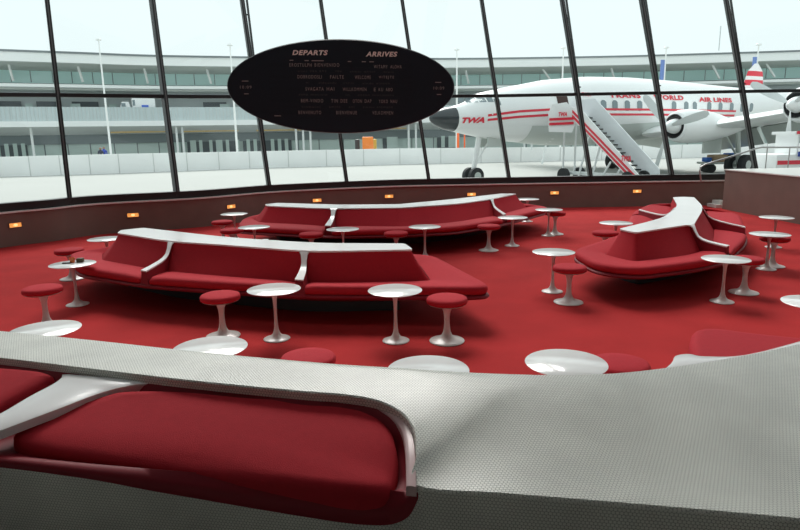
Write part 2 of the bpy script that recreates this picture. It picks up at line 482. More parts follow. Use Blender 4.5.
cushion('seat_cushion', [at(x, y, z) for x, y, z in [(54, 375.5, .882), (46, 380, .876), (10, 398.5, .852), (-20, 414, .835), (-70, 436, .80), (-120, 437, .783), (-210, 428, .785), (-235, 400, .80), (-230, 352, .86), (-120, 354, .87), (-50, 362, .88), (10, 368, .882), (45, 372, .884)]], m_red, bench, BO, .06, crown=.008)

# raised floor the viewer stands on (reaches the foot of the bench)
bm = new()
pf = [(q.x, q.y) for q in nrm] + [(24, nrm[-1].y), (24, -5), (-21, -5), (-21, nrm[0].y)]
prism(bm, pf, 0.0, .34)
tag(obj('floor_entrance', bm, m_screed, smooth=False), kind='structure')

# lounge-side seat on the far flank of the banquette (lower right)
cap_in = [at(x, y, .905) for x, y in [(664, 368.8), (676, 366.8), (690, 365), (705, 362.6), (742, 356.2), (800, 343.8), (860, 327)]]
cap_out = [at(x, y, .885) for x, y in [(673.5, 362), (675.5, 355), (689, 353), (704, 355.6), (745, 354.8), (800, 341), (860, 324)]]
fl_seat = empty('lounge_side_seat', (1.9, 3.3, 0), label='red padded seat with white rim behind the tiled banquette, lower right', cat='built-in seat')
FO = Vector((1.9, 3.3, 0))
patch('top_rim', [p+Vector((0, 0, -.005)) for p in cap_in], cap_out, m_white, fl_seat, FO, thick=.04)
oo = [at(x, y, .66) for x, y in [(691, 350), (689.5, 340), (692, 331.5), (700, 328.3), (716, 328.2), (740, 331), (768, 334.3), (800, 338), (860, 344), (868, 358), (800, 372), (730, 372), (700, 366)]]
cushion('seat_pad', oo, m_red, fl_seat, FO, .13, crown=.0, rad=.05)
bm = new(); prism(bm, [(p.x*.97+.07-FO.x, p.y*.97+.07-FO.y) for p in oo], .0, .535)
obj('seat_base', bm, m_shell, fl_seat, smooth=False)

# ------------------------------------------------------------------ free-standing sofas (cap / back block / seat)
def smooth_ring(P, closed=True, n=8, r=.32):
    """straight runs with rounded corners; same parameter for every ring"""
    out = []; m = len(P)
    for i in range(m):
        p, a, b = P[i], P[i-1], P[(i+1) % m]
        la, lb = (p-a).length, (b-p).length
        turn = (p-a).angle(b-p, 0)
        def rr(l): return .33 if turn < .45 else min(.45, r/max(l, 1e-4))
        s = p.lerp(a, rr(la)); e = p.lerp(b, rr(lb))
        for k in range(n):
            t = k/(n-1)
            out.append(s*(1-t)**2 + p*2*t*(1-t) + e*t*t)
        nx = P[(i+1) % m]; n2 = P[(i+2) % m]; turn2 = (nx-p).angle(n2-nx, 0)
        s2 = nx.lerp(p, .33 if turn2 < .45 else min(.45, r/max(lb, 1e-4)))
        for k in range(1, 5): out.append(e.lerp(s2, k/5))
    return out
PER = 12  # samples per control point
def sofa(name, O, ctrl, divs, label, cz=.65):
    """ctrl: list of (cap, base, outer) plan points all round. divs: list of (control index, length factor, halfwidth)"""
    root = empty(name, O, label=label, cat='sofa', group=None)
    O = Vector(O)
    def Z(P, z): return [Vector((p[0], p[1], z)) for p in P]
    cap = smooth_ring(Z([c[0] for c in ctrl], cz), r=.05)
    base = smooth_ring(Z([c[1] for c in ctrl], .385), r=.07)
    outr = smooth_ring(Z([c[2] for c in ctrl], .43), r=.26)
    cc = sum(cap, Vector())/len(cap)
    def toward(P, Q, d):   # move P towards Q by d metres
        r = []
        for p, q in zip(P, Q):
            v = q-p; v.z = 0; l = v.length
            r.append(p+v/max(l, 1e-6)*min(d, l*.9))
        return r
    def lift(P, z): return [Vector((p.x, p.y, z)) for p in P]
    # white cap slab: made of quads between the front and the back edge of the cap
    def slab_cap(bm, ring, z0, z1):
        A = [bm.verts.new(Vector((p.x, p.y, z1))-O) for p in ring]; B = [bm.verts.new(Vector((p.x, p.y, z0))-O) for p in ring]
        f = bm.faces.new(A); f2 = bm.faces.new(B[::-1])
        for i in range(len(A)): bm.faces.new((A[i], B[i], B[(i+1) % len(A)], A[(i+1) % len(A)]))
        bmesh.ops.triangulate(bm, faces=[f, f2])
    capo = toward(cap, base, .012)
    bm = new(); slab_cap(bm, capo, cz-.014, cz+.004)
    o = obj('cap', bm, m_white, root, smooth=False)
    # back block, slightly hollow sloping faces
    bm = new(); rows = []
    for t in (0, .25, .5, .75, 1):
        rows.append([Vector((lerp(c.x, b.x, t**1.15), lerp(c.y, b.y, t**1.15), lerp(cz-.013, .36, t)))-O for c, b in zip(cap, base)])
    grid(bm, rows, closed_u=True); obj('backrest', bm, m_red, root, sharp=50)
    # seat shell: lip and tapering underside
    under = []
    def fr(t, z): return [Vector((lerp(b.x, o_.x, t), lerp(b.y, o_.y, t), z)) for b, o_ in zip(base, outr)]
    bm = new()
    rows = [fr(0, .335), fr(.75, .335), fr(.975, .337), fr(1.0, .330), fr(1.01, .315), fr(.99, .300), fr(.85, .275), fr(.4, .215), fr(.02, .17)]
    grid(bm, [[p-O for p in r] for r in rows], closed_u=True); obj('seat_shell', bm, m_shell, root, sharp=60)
    # plinth
    bm = new()
    ins = [c.lerp(b, .6) for c, b in zip(cap, base)]
    ic = sum(ins, Vector())/len(ins); ins = [ic.lerp(p, .88) for p in ins]
    grid(bm, [[Vector((p.x, p.y, z))-O for p in ins] for z in (0, .21)], closed_u=True); obj('plinth', bm, m_black, root)
    # seat pads: one per run between dividers (parameter ranges)
    n = len(base)
    marks = sorted([int(round((d[0]*PER + 3.5) % n)) for d in divs])
    if not marks: runs = [(0, n)]
    else: runs = [(marks[k], marks[(k+1) % len(marks)] if k+1 < len(marks) else marks[0]+n) for k in range(len(marks))]
    for a, b in runs:
        idx = list(range(a, b+1)); bm = new(); rows = []
        closed = not marks
        for q, i in enumerate(idx):
            j = i % n
            B, Q = base[j], outr[j]
            e = min(q, len(idx)-1-q) if marks else 9
            k = min(1, (e/3.0))**.5 if marks else 1        # rounded pad ends
            v = Q-B; v.z = 0
            sh = Vector()
            if marks and q in (0, len(idx)-1):
                jn = idx[1] % n if q == 0 else idx[-2] % n
                dB, dQ = base[jn]-B, outr[jn]-Q
                sh = (dB+dQ)*.5; sh.z = 0; sh = sh.normalized()*min(.075, sh.length*.8)
            def pt(t, z): return Vector((B.x+v.x*t, B.y+v.y*t, z))+sh-O
            th = lerp(.03, .0, k)
            rows.append([pt(.0, .372-th), pt(.08, .384-th), pt(.35, .400-th), pt(.65, .421-th), pt(.86, .431-th), pt(.94, .425-th), pt(.978, .405-th*.8), pt(.982, .375), pt(.965, .345), pt(.8, .336)])
        V = grid(bm, rows)
        if marks: bm.faces.new(V[0]); bm.faces.new(V[-1][::-1])
        obj('seat_pad', bm, m_red, root, sharp=75)
    # dividers: red rib with white laminate edge sweeping down from the cap
    for ci, ln, hw, sg in divs:
        j = int(round((ci*PER+3.5) % n))
        cpt, bpt, opt = cap[j], base[j], outr[j]
        tdir = (cap[(j+1) % n]-cap[j-1]); tdir.z = 0; tdir.normalize()
        st = cpt.lerp(bpt, -.15); en = bpt.lerp(opt, ln)
        prof = [(-.05, .656, 3.4), (.0, .656, 2.4), (.05, .652, 1.5), (.10, .630, 1.0), (.16, .585, .8), (.23, .545, .75), (.33, .523, .85), (.48, .510, 1), (.7, .503, 1.05), (1.0, .498, 1.15)]
        A = []
        prof = [(t, z if z < .5 else .5+(z-.5)*(cz+.006-.5)/.156, w) for t, z, w in prof]
        for t, z, w in prof:
            p = st.lerp(en, t); A.append((Vector((p.x, p.y, z)), w*hw))
        bm = new(); rows = []
        for p, w in A:
            rows.append([p-tdir*w+Vector((0, 0, -.016))-O, p-tdir*w-O, p+tdir*w-O, p+tdir*w+Vector((0, 0, -.016))-O, p-tdir*w+Vector((0, 0, -.016))-O])
        V = grid(bm, rows); bm.faces.new(V[0][:4]); bm.faces.new(V[-1][:4])
        d1 = obj('divider_edge', bm, m_white, root, sharp=40)
        bm = new(); rows = []
        for p, w in A:
            w = min(w, hw*1.05)*.9
            rows.append([Vector((p.x, p.y, .32))-tdir*w*1.7-O, p-tdir*w+Vector((0, 0, -.010))-O, p+tdir*w+Vector((0, 0, -.010))-O, Vector((p.x, p.y, .32))+tdir*w*1.7-O])
        V = grid(bm, rows); bm.faces.new(V[-1]); bm.faces.new(V[0])
        obj('divider', bm, m_shell, root, sharp=40)
    return root
def c_(x, y, z=.65): p = at(x, y, z); return (p.x, p.y)
def b_(x, y): p = at(x, y, .385); return (p.x, p.y)
def o_(x, y): p = at(x, y, .43); return (p.x, p.y)
def ad(p, x, y): return (p[0]+x, p[1]+y)

A_ctrl = [
    (c_(118, 233, .69), b_(102, 259), o_(76, 267)),
    (c_(168, 241, .69), b_(158, 269), o_(140, 277)),
    (c_(225, 244.8, .69), b_(220, 275), o_(215, 282)),
    (c_(305, 251, .69), b_(303, 281), o_(300, 286.5)),
    (c_(345, 250.8, .69), b_(345, 282), o_(343, 287)),
    (c_(412, 249.6, .69), b_(431, 279.5), o_(497, 287.5)),
    ((.05, 7.02), (.24, 7.35), (.40, 7.75)),
    ((-.98, 7.15), (-.98, 7.46), (-.98, 7.98)),
    ((-2.18, 7.7), (-2.19, 8.02), (-2.12, 8.2)),
    ((-3.62, 8.68), (-3.68, 9.15), (-3.5, 9.5)),
    ((-3.84, 8.5), (-4.15, 8.5), (-4.5, 8.25))]
sofaA = sofa('lounge_sofa', (-1.5, 7.2, 0), A_ctrl, [(1, .97, .040, 1), (3, .97, .042, 1), (7, .9, .04, 1), (8, .9, .04, 1)],
     'long red double-sided sofa with white top rail, nearer of the two long ones', cz=.69)
B_ctrl = [
    (c_(268, 206), b_(259, 221.5), o_(236, 226.5)),
    (c_(330, 208.7), b_(329, 225), o_(325, 231)),
    (c_(400, 207.8), b_(400, 226), o_(400, 229.5)),
    (c_(460, 203.7), b_(455, 221.5), o_(455, 227)),
    (c_(491, 199.2), b_(497, 214.5), o_(502, 219.8)),
    (c_(516, 193.8), b_(528, 206.5), o_(551, 207.3)),
    ((2.2, 13.3), (2.35, 13.4), (2.6, 13.62)),
    ((.90, 12.15), (.75, 12.35), (.45, 12.9)),
    ((0, 11.55), (0, 11.7), (0, 12.25)),
    ((-1.1, 11.62), (-1.1, 11.75), (-1.15, 12.3)),
    ((-2.38, 12.15), (-2.45, 12.35), (-2.6, 12.75)),
    ((-2.58, 11.95), (-2.8, 11.85), (-2.95, 11.65))]
sofaB = sofa('lounge_sofa', (0, 11.3, 0), B_ctrl, [(1, .9, .045, 1), (4, .9, .045, 1), (9, .9, .04, 1)],
     'long red double-sided sofa with white top rail, the farther one below the departure board')
C_ctrl = [
    (c_(636, 232.5, .69), b_(635, 260.5), o_(638, 269)),
    (c_(682, 225.5, .69), b_(690, 254), o_(702, 261)),
    (c_(694, 224.2, .69), b_(712, 246), o_(729, 254.5)),
    (c_(703, 207.5, .69), b_(715, 229), o_(750, 236)),
    (c_(694, 197.5, .69), b_(706, 209), o_(741, 214.5)),
    (c_(684, 197.0, .69), (5.6, 12.3), (5.9, 12.8)),
    (c_(673, 197.5, .69), b_(670, 203), o_(648, 204.5)),
    (c_(678, 206.5, .69), b_(672, 214), o_(630, 212.0)),
    (c_(664, 217.5, .69), b_(656, 228), o_(626, 232)),
    (c_(645, 223, .69), b_(632, 241), o_(602, 240)),
    (c_(620, 229, .69), b_(604, 253), o_(571, 250)),
    (c_(628, 231, .69), b_(618, 257), o_(594, 264))]
sofaC = sofa('lounge_sofa', (4.0, 8.8, 0), C_ctrl, [(2, .88, .045, 1), (3.15, .92, .045, 1), (7, .8, .045, 1), (8, .5, .045, 1)],
     'angled red sofa with white top rail running away from the viewer at the right', cz=.69)

# ------------------------------------------------------------------ tulip tables and stools
def mk_table():
    t = empty('tulip_table', (0, 0, 0), label='x', cat='side table')
    bm = new(); lathe(bm, [(0, .482), (.15, .483), (.235, .487), (.252, .494), (.254, .497), (.252, .499), (0, .4995)], 56)
    obj('table_top', bm, m_tabletop, t, sharp=60)
    bm = new(); lathe(bm, [(0, .002), (.124, .002), (.129, .005), (.127, .009), (.112, .014), (.085, .022), (.060, .034), (.038, .055), (.026, .085), (.0195, .13), (.0165, .19), (.0155, .26), (.0165, .33), (.020, .40), (.030, .445), (.046, .47), (.064, .484)], 36)
    obj('pedestal', bm, m_stem, t, sharp=60)
    return t
def mk_stool():
    t = empty('tulip_stool', (0, 0, 0), label='x', cat='stool')
    bm = new(); lathe(bm, [(0, .375), (.182, .375), (.190, .380), (.1925, .395), (.191, .412), (.183, .424), (.165, .431), (.10, .436), (0, .438)], 48)
    obj('seat_cushion', bm, m_red, t, sharp=80)
    bm = new(); lathe(bm, [(.0, .372), (.16, .374), (.175, .366), (.16, .360), (.085, .352)], 40); obj('seat_dish', bm, m_stem, t, sharp=60)
    bm = new(); lathe(bm, [(0, .002), (.160, .002), (.167, .006), (.164, .011), (.145, .017), (.108, .026), (.075, .040), (.050, .062), (.036, .095), (.029, .14), (.026, .19), (.027, .24), (.033, .29), (.048, .33), (.085, .354)], 36)
    obj('pedestal', bm, m_stem, t, sharp=60)
    return t
T0 = mk_table(); S0 = mk_stool()
TABLES = [
 (274, 289, 'white round pedestal table before the nearer long sofa, left one of the two'),
 (395, 290, 'white round pedestal table before the nearer long sofa, beside the stool at its right end'),
 (72.5, 263.8, 'white round pedestal table holding an orange glass and dark menu box, far left'),
 (553.6, 251.8, 'white round pedestal table on open carpet between the long sofas and the angled sofa'),
 (725.9, 258.8, 'white round pedestal table in front of the angled sofa, with a red stool behind it'),
 (769.9, 234, 'white round pedestal table near the block wall with a red stool under its edge'),
 (776.5, 217.3, 'white round pedestal table standing closest to the brown block wall at right'),
 (549, 209.5, 'white round pedestal table right of the far sofa, red stool tucked behind'),
 (512.6, 217.3, 'white round pedestal table before the right end section of the far sofa'),
 (527.5, 199, 'white round pedestal table half hidden behind the right end of the far sofa'),
 (210, 347.5, 'white round tabletop showing over the tiled banquette, left of a red stool top'),
 (428, 369.5, 'white round tabletop mostly hidden behind the tiled ledge at the centre'),
 (566, 362.5, 'white round tabletop with grey crossed reflections beside a red stool, behind the tiled ledge'),
 (45, 329.5, 'white round tabletop behind the tiled ledge at far left, below a red stool'),
 (816, 302.5, 'white round table cut off by the right edge of the picture'),
 (106, 238.7, 'white round table partly hidden behind the left end of the nearer long sofa'),
 (234, 213.8, 'white round pedestal table nearest the low wall, left of the far sofa'),
 (254, 227, 'white round pedestal table at the left end of the far sofa, beside two red stools'),
 (342.7, 229, 'white round pedestal table before the left half of the far sofa, between two stools'),
 (424.7, 226.6, 'white round pedestal table in front of the far sofa, near its centre right'),
 (264, 243, 'white round tabletop just behind the top rail of the nearer long sofa'),
 (616, 222.8, 'white round pedestal table on the left side of the angled sofa'),
]
STOOLS = [
 (220, 294, 'red cushioned pedestal stool before the nearer long sofa, left of the tables'),
 (446.9, 297, 'red cushioned pedestal stool at the right end of the nearer long sofa'),
 (569.8, 265.8, 'red cushioned pedestal stool beside the table on open carpet, right of centre'),
 (488.9, 225, 'red cushioned pedestal stool in front of the right half of the far sofa'),
 (42, 287, 'red cushioned pedestal stool at far left, nearest the left edge'),
 (69, 249, 'red cushioned pedestal stool behind the left end of the nearer long sofa'),
 (222, 220.8, 'red cushioned pedestal stool left of the far sofa, farther of the pair'),
 (231.5, 229, 'red cushioned pedestal stool left of the far sofa, nearer of the pair'),
 (311, 233, 'red cushioned stool in front of the far sofa, left of a white table'),
 (396, 232, 'red cushioned stool in front of the far sofa, between two white tables'),
 (555.5, 212, 'red cushioned pedestal stool right of the far sofa end, behind a white table'),
 (605.5, 231.3, 'red cushioned stool tucked beside the left flank of the angled sofa'),
 (747, 257.5, 'red cushioned pedestal stool behind the white table in front of the angled sofa'),
 (775, 236.5, 'dark red cushioned stool under the edge of the table near the block wall'),
 (308, 355.5, 'red stool top peeking over the tiled banquette near the centre'),
 (620, 361.5, 'red stool top behind the tiled ledge, right of a white tabletop'),
]
for i, (x, y, lab) in enumerate(TABLES):
    p = at(x, y, .499); loc = (p.x, p.y, 0)
    if i == 0: T0.location = loc; T0['label'] = lab; T0['group'] = 'white tulip side tables'
    else: dup(T0, loc, lab, 'white tulip side tables')
for i, (x, y, lab) in enumerate(STOOLS):
    p = at(x, y, .431); loc = (p.x, p.y, 0)
    if i == 0: S0.location = loc; S0['label'] = lab; S0['group'] = 'red tulip stools'
    else: dup(S0, loc, lab, 'red tulip stools')

# things on the far-left table
p = at(72.5, 262.6, .4995)
bm = new(); lathe(bm, [(0, .0), (.024, 0), (.028, .01), (.030, .06), (.0275, .06), (.025, .012), (0, .01)], 20)
o = obj('votive_glass', bm, mat('amber_glass', lin(.75, .16, .03), .2)); o.location = p
tag(o, 'small amber orange glass on the far-left white table', 'glass')
p = at(80.5, 262.0, .4995)
bm = new(); box(bm, (0, 0, .024), (.075, .05, .048), bev=.004); 
o = obj('menu_box', bm, mat('olive_brown', lin(.09, .07, .03), .5)); o.location = p; o.rotation_euler.z = .1
tag(o, 'small dark brown box on the far-left white table', 'box')
p = at(66.5, 263.5, .4995)
bm = new(); box(bm, (0, 0, .006), (.09, .035, .012), bev=.003)
o = obj('card_holder', bm, m_black); o.location = p; o.rotation_euler.z = .1
tag(o, 'flat black card case on the far-left white table', 'case')
p = at(265.5, 241.8, .4995)
bm = new(); box(bm, (0, 0, .018), (.085, .05, .036), bev=.006)
o = obj('napkin_holder', bm, m_steel); o.location = p
tag(o, 'small grey metal holder on the table behind the nearer sofa rail', 'holder')

# ------------------------------------------------------------------ step lights in the low wall
base_l = offset_line(wp, 0)
LT = [(15.5, 225), (133, 215), (231, 206.5), (317, 200.3), (389, 196.3), (471.5, 194.3), (554.5, 192.8), (637, 191.2)]
LW = ['farthest left', 'second from the left, over the left sofa end', 'behind the far-left table group', 'behind the left half of the far sofa', 'behind the middle of the far sofa', 'behind the right half of the far sofa', 'right of the far sofa end', 'left of the angled sofa, nearest the block wall']
def wall_hit(x, y):
    d = ray(x, y); best = None
    for a, b in zip(wp, wp[1:]):
        # solve d.xy * t = a + u(b-a)
        det = d.x*-(b.y-a.y) + d.y*(b.x-a.x)
        if abs(det) < 1e-9: continue
        t = (a.x*-(b.y-a.y) + a.y*(b.x-a.x))/det
        P = EYEP+d*t; u = (Vector((P.x, P.y, 0))-Vector((a.x, a.y, 0))).dot(Vector((b.x-a.x, b.y-a.y, 0)))/((b.x-a.x)**2+(b.y-a.y)**2)
        if -.01 <= u <= 1.01 and t > 0: return P, math.atan2(b.y-a.y, b.x-a.x)
    return None
for (x, y), wh in zip(LT, LW):
    P, ang = wall_hit(x, y)
    l = empty('step_light', P, ang, 'amber light in the low wall, '+wh, 'wall light', 'amber lights along the low wall')
    bm = new()
    for c, s in (((0, -.006, .045), (.24, .022, .012)), ((0, -.006, -.045), (.24, .022, .012)), ((-.114, -.006, 0), (.012, .022, .09)), ((.114, -.006, 0), (.012, .022, .09))): box(bm, c, s)
    obj('bezel', bm, m_wall, l, smooth=False)
    bm = new(); box(bm, (0, -.003, 0), (.216, .006, .078)); obj('lens', bm, m_lamp, l, smooth=False)
    bm = new(); lathe(bm, [(0, -.012), (.02, -.010), (.03, 0), (0, .004)], 16)
    for v in bm.verts: v.co = Vector((v.co.x*1.3, v.co.z-.004, v.co.y*.9))
    obj('bulb', bm, m_lamphot, l)

# ------------------------------------------------------------------ brown block wall and handrail at right
q0 = at(722, 208.8, 0); q1 = at(800, 224.5, 0); dq = (q1-q0).normalized(); q2 = q0 + dq*6
nq = Vector((dq.y, -dq.x, 0)); nq = nq if nq.x > 0 else -nq
bm = new(); poly = [q0, q2, q2+nq*3.2, q0+nq*3.2]
zt = zfor(q0, 169.2)
prism(bm, [(p.x, p.y) for p in poly], 0, zt-.025)
tag(obj('wall_right_block', bm, m_wall, smooth=False), kind='structure')
bm = new(); prism(bm, [(p.x, p.y) for p in [q0-nq*.02-dq*.02, q2-nq*.02, q2+nq*3.2, q0+nq*3.2-dq*.02]], zt-.025, zt)
tag(obj('trim_4', bm, m_ledge, smooth=False), kind='structure')
r = empty('handrail', at(699, 181, .65), label='thin steel handrail rising over the brown block wall at right', cat='handrail')
RO = Vector(r.location)
Yr = RO.y - .12
rail = [Vector((at(699, 181, .65).x, Yr, .64)), atY(699.7, 171, Yr), atY(700.8, 167, Yr), atY(705, 164.5, Yr), atY(730, 157, Yr), atY(756, 148.5, Yr), atY(762, 147.3, Yr), atY(800, 147.3, Yr), atY(880, 147.3, Yr)]
bm = new(); tube(bm, [p-RO for p in rail], .021, 10); obj('top_rail', bm, m_steel, r)
for x in (767.5, 790, 840):
    a = atY(x, 147.5, Yr)
    bm = new(); tube(bm, [a-RO, Vector((a.x, a.y, .64))-RO], .013, 8); obj('post', bm, m_steel, r)
a = at(717.5, 207, 0)
bm = new(); box(bm, (0, 0, .04), (.32, .45, .08)); box(bm, (.08, .06, .12), (.2, .4, .08))
o = obj('step_block', bm, m_ledge, smooth=False); o.location = a
tag(o, 'pale low steps half hidden by the corner of the brown block wall', 'step')

# ------------------------------------------------------------------ departures board
BY = 12.3
bc = atY(341, 86.6, BY)
board = empty('departure_board', bc, 0, 'large black elliptical departures and arrivals board hanging before the windows', 'sign board')
k = BY/FPX/cos(PIT)*1.0
e_l = atY(227.8, 86, BY); e_r = atY(454, 87.3, BY); e_t = atY(340, 40, BY); e_b = atY(342, 133.2, BY)
hw = (e_r-e_l).length/2; hh = (e_t-e_b).length/2
tilt = math.atan2(e_r.z-e_l.z, e_r.x-e_l.x)
board.location = (e_l+e_r+e_t+e_b)/4
board.rotation_euler = (0, -tilt, 0)
def ell(bm, a, b, y, n=96): return [bm.verts.new((a*cos(2*PI*i/n), y, b*sin(2*PI*i/n))) for i in range(n)]
bm = new()
A = ell(bm, hw-.012, hh-.012, -.05); B = ell(bm, hw, hh, -.035); D = ell(bm, hw, hh, .17); E_ = ell(bm, hw-.03, hh-.03, .2)
bm.faces.new(A); bm.faces.new(E_[::-1])
for P, Q in ((A, B), (B, D), (D, E_)):
    for i in range(96): bm.faces.new((P[i], P[(i+1) % 96], Q[(i+1) % 96], Q[i]))
obj('case', bm, m_board, board, sharp=40)
bm = new()
A = ell(bm, hw+.008, hh+.008, -.02); B = ell(bm, hw+.008, hh+.008, .16); D = ell(bm, hw-.01, hh-.01, .16); E_ = ell(bm, hw-.01, hh-.01, -.02)
for P, Q in ((A, B), (B, D), (D, E_), (E_, A)):
    for i in range(96): bm.faces.new((P[i], P[(i+1) % 96], Q[(i+1) % 96], Q[i]))
obj('rim', bm, m_boardrim, board, sharp=40)
Minv = board.matrix_basis.inverted()
def bl(x, y): return Minv @ atY(x, y, BY)
dg = None
def text_mesh(s, bold=.0, shear=0, space=1.0):
    cu = bpy.data.curves.new('t', 'FONT'); cu.body = s; cu.size = 1; cu.offset = bold; cu.shear = shear; cu.space_character = space
    cu.resolution_u = 3
    o = bpy.data.objects.new('t', cu); C.objects.link(o)
    me = bpy.data.meshes.new_from_object(o.evaluated_get(bpy.context.evaluated_depsgraph_get()))
    bpy.data.objects.remove(o); bpy.data.curves.remove(cu)
    bm = new(); bm.from_mesh(me); bpy.data.meshes.remove(me)
    xs = [v.co.x for v in bm.verts]; ys = [v.co.y for v in bm.verts]
    x0, x1, y0, y1 = min(xs), max(xs), min(ys), max(ys)
    for v in bm.verts: v.co = Vector(((v.co.x-x0)/(x1-x0), (v.co.y-y0)/(y1-y0), 0))
    return bm
def board_text(s, x0, x1, yc, hpx, m, name='flap_text', bold=0, shear=0, space=1.0):
    bm = text_mesh(s, bold, shear, space)
    a = bl(x0, yc+hpx/2); b = bl(x1, yc+hpx/2); t = bl(x0, yc-hpx/2)
    w = b.x-a.x; h = t.z-a.z
    for v in bm.verts: v.co = Vector((a.x+v.co.x*w, -.055, a.z+v.co.y*h))
    o = obj(name, bm, m, board, smooth=False)
    return o
board_text('DEPARTS', 292.8, 328.2, 52.9, 5.0, m_lett, 'heading_text', bold=.035, shear=.22, space=1.12)
board_text('ARRIVES', 366.0, 397.4, 54.4, 5.0, m_lett, 'heading_text', bold=.035, shear=.22, space=1.12)
bm = new()
for x0, x1, y in ((290, 293.8, 60.6), (305, 309, 60.9), (312, 324, 61), (348, 351.4, 61.8), (362, 366, 62), (369.5, 374, 62.1), (242.5, 249, 81.3), (244.8, 249.2, 94), (435, 441, 82.6), (436.6, 441, 94.6), (275, 281.5, 115.9)):
    a = bl(x0, y); b = bl(x1, y); bm = new(); box(bm, ((a.x+b.x)/2, -.053, a.z), (b.x-a.x, .006, .014)); obj('marker_strip', bm, m_lett2, board, smooth=False)
ROWS = [(65.4, 3.4, m_lett2, [('EROSTULPH BIENVENIDO', 290, 340, 65.2), ('WITAMY ALOHA', 374, 402, 67)]),
        (71.5, 1.7, m_lett3, [('vini vas ans', 298, 327, 71.4), ('rnu', 336, 342, 71.6), ('ahmar ansir', 350, 376, 71.8), ('binis', 384, 394, 72.2)]),
        (77, 3.4, m_lett2, [('DOBRODOSLI', 298, 322.5, 77), ('FAILTE', 330.5, 344.5, 77.2), ('WELCOME', 355, 371.3, 77.5), ('VITEJTE', 379, 394.5, 77.8)]),
        (83, 1.9, m_lett3, [('wi', 306, 310, 82.8), ('didouodo', 319, 337, 83), ('ririi', 344, 354, 83.2), ('aindo ainttn', 362.5, 390, 83.5)]),
        (89.3, 3.4, m_lett2, [('SVAGATA HAI', 306, 335, 89.1), ('WILLKOMMEN', 343, 367, 89.4), ('E KU ABO', 374, 393, 89.7)]),
        (95, 1.7, m_lett3, [('vono matitin', 299, 328, 94.8), ('in', 346, 350, 95), ('antun tunionatu', 358, 394, 95.2)]),
        (101, 3.4, m_lett2, [('BEM-VINDO', 301.5, 324, 100.8), ('TIN DEE', 331.5, 348, 101), ('OTON DAP', 353, 372, 101.2), ('YOKO NAU', 379, 397.5, 101.5)]),
        (107, 1.9, m_lett3, [('tiabaisi', 302, 321, 106.8), ('amnta', 329.5, 341, 107), ('ami', 349, 355, 107), ('tinmu antmunn', 363, 393, 107.2)]),
        (112.7, 3.4, m_lett2, [('BENVENUTO', 299, 322, 112.5), ('BIENVENUE', 336.5, 357.5, 112.7), ('VELKOMMEN', 372.5, 393.5, 112.9)])]
bm = new()
for yc, h, m, items in ROWS:
    for s, x0, x1, y in items:
        n = len(s); i0 = 0
        for wd in s.split(' '):
            i0 = s.index(wd, i0); board_text(wd, lerp(x0, x1, i0/n), lerp(x0, x1, (i0+len(wd))/n)-.4, y, h, m, space=1.3); i0 += len(wd)
    a = bl(270, yc-h*.7+.3); b = bl(412, yc+h*.7+.3)
    box(bm, ((a.x+b.x)/2, -.0505, (a.z+b.z)/2), (b.x-a.x, .003, abs(b.z-a.z)))
obj('flap_rows', bm, m_slot, board, smooth=False)
board_text('10:09', 240.8, 252.2, 87.3, 3.0, m_lett2, 'clock_text', space=1.3)
board_text('10:09', 433.4, 444, 88.3, 3.0, m_lett2, 'clock_text', space=1.3)
# brackets from the back of the board to the window mullions
for i, sx in ((5, -.62), (6, 0), (7, .62)):
    a = Vector((sx*hw, .19, 0)); wpt = board.matrix_basis @ a
    F0, H0 = feet[i], heads[i]; t = (wpt.z-F0.z)/(H0.z-F0.z); tgt = F0.lerp(H0, t)
    bm = new(); tube(bm, [a, Minv @ (tgt)], .02, 8); obj('wall_bracket', bm, m_frame, board)

# ------------------------------------------------------------------ outdoors
GZ = -.55
m_tarmac = mat('pale_concrete_apron', lin(.42, .43, .41), .9, noise=.03, nscale=.15)
m_barrier = mat('pale_barrier', lin(.93, .94, .93), .9, noise=.04, nscale=.6)
m_pwhite = mat('aircraft_white', lin(.90, .92, .92), .3, spec=.5)
m_palu = mat('aircraft_silver', lin(.58, .63, .60), .35, metal=.2)
m_pred = mat('aircraft_red', lin(.75, .03, .06), .4)
m_tyre = mat('tyre_rubber', lin(.03, .033, .035), .8)
m_blade = mat('propeller_grey', lin(.66, .70, .70), .35)
m_gwin = mat('aircraft_window', lin(.22, .28, .30), .15)
m_radome = mat('radome_black', lin(.045, .055, .06), .22, spec=.6)
m_terw = mat('terminal_white', lin(.90, .92, .91), .6)
m_terg = mat('terminal_grey', lin(.58, .63, .63), .6)
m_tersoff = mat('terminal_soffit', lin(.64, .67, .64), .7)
m_terglass = mat('terminal_glass', lin(.62, .88, .84), .25, spec=.5)
m_terglass2 = mat('terminal_glass_low', lin(.58, .70, .66), .2, spec=.5)
m_terdark = mat('terminal_dark', lin(.20, .23, .24), .5)
m_entr = mat('entrance_dark', lin(.09, .11, .12), .5)
m_rib = mat('ribbed_parapet', lin(.55, .63, .64), .5)
m_tan = mat('soffit_light', lin(.75, .55, .28), .5)
bm = new(); box(bm, (0, 75, GZ-.1), (260, 126, .2)); tag(obj('ground', bm, m_tarmac, smooth=False), kind='structure')
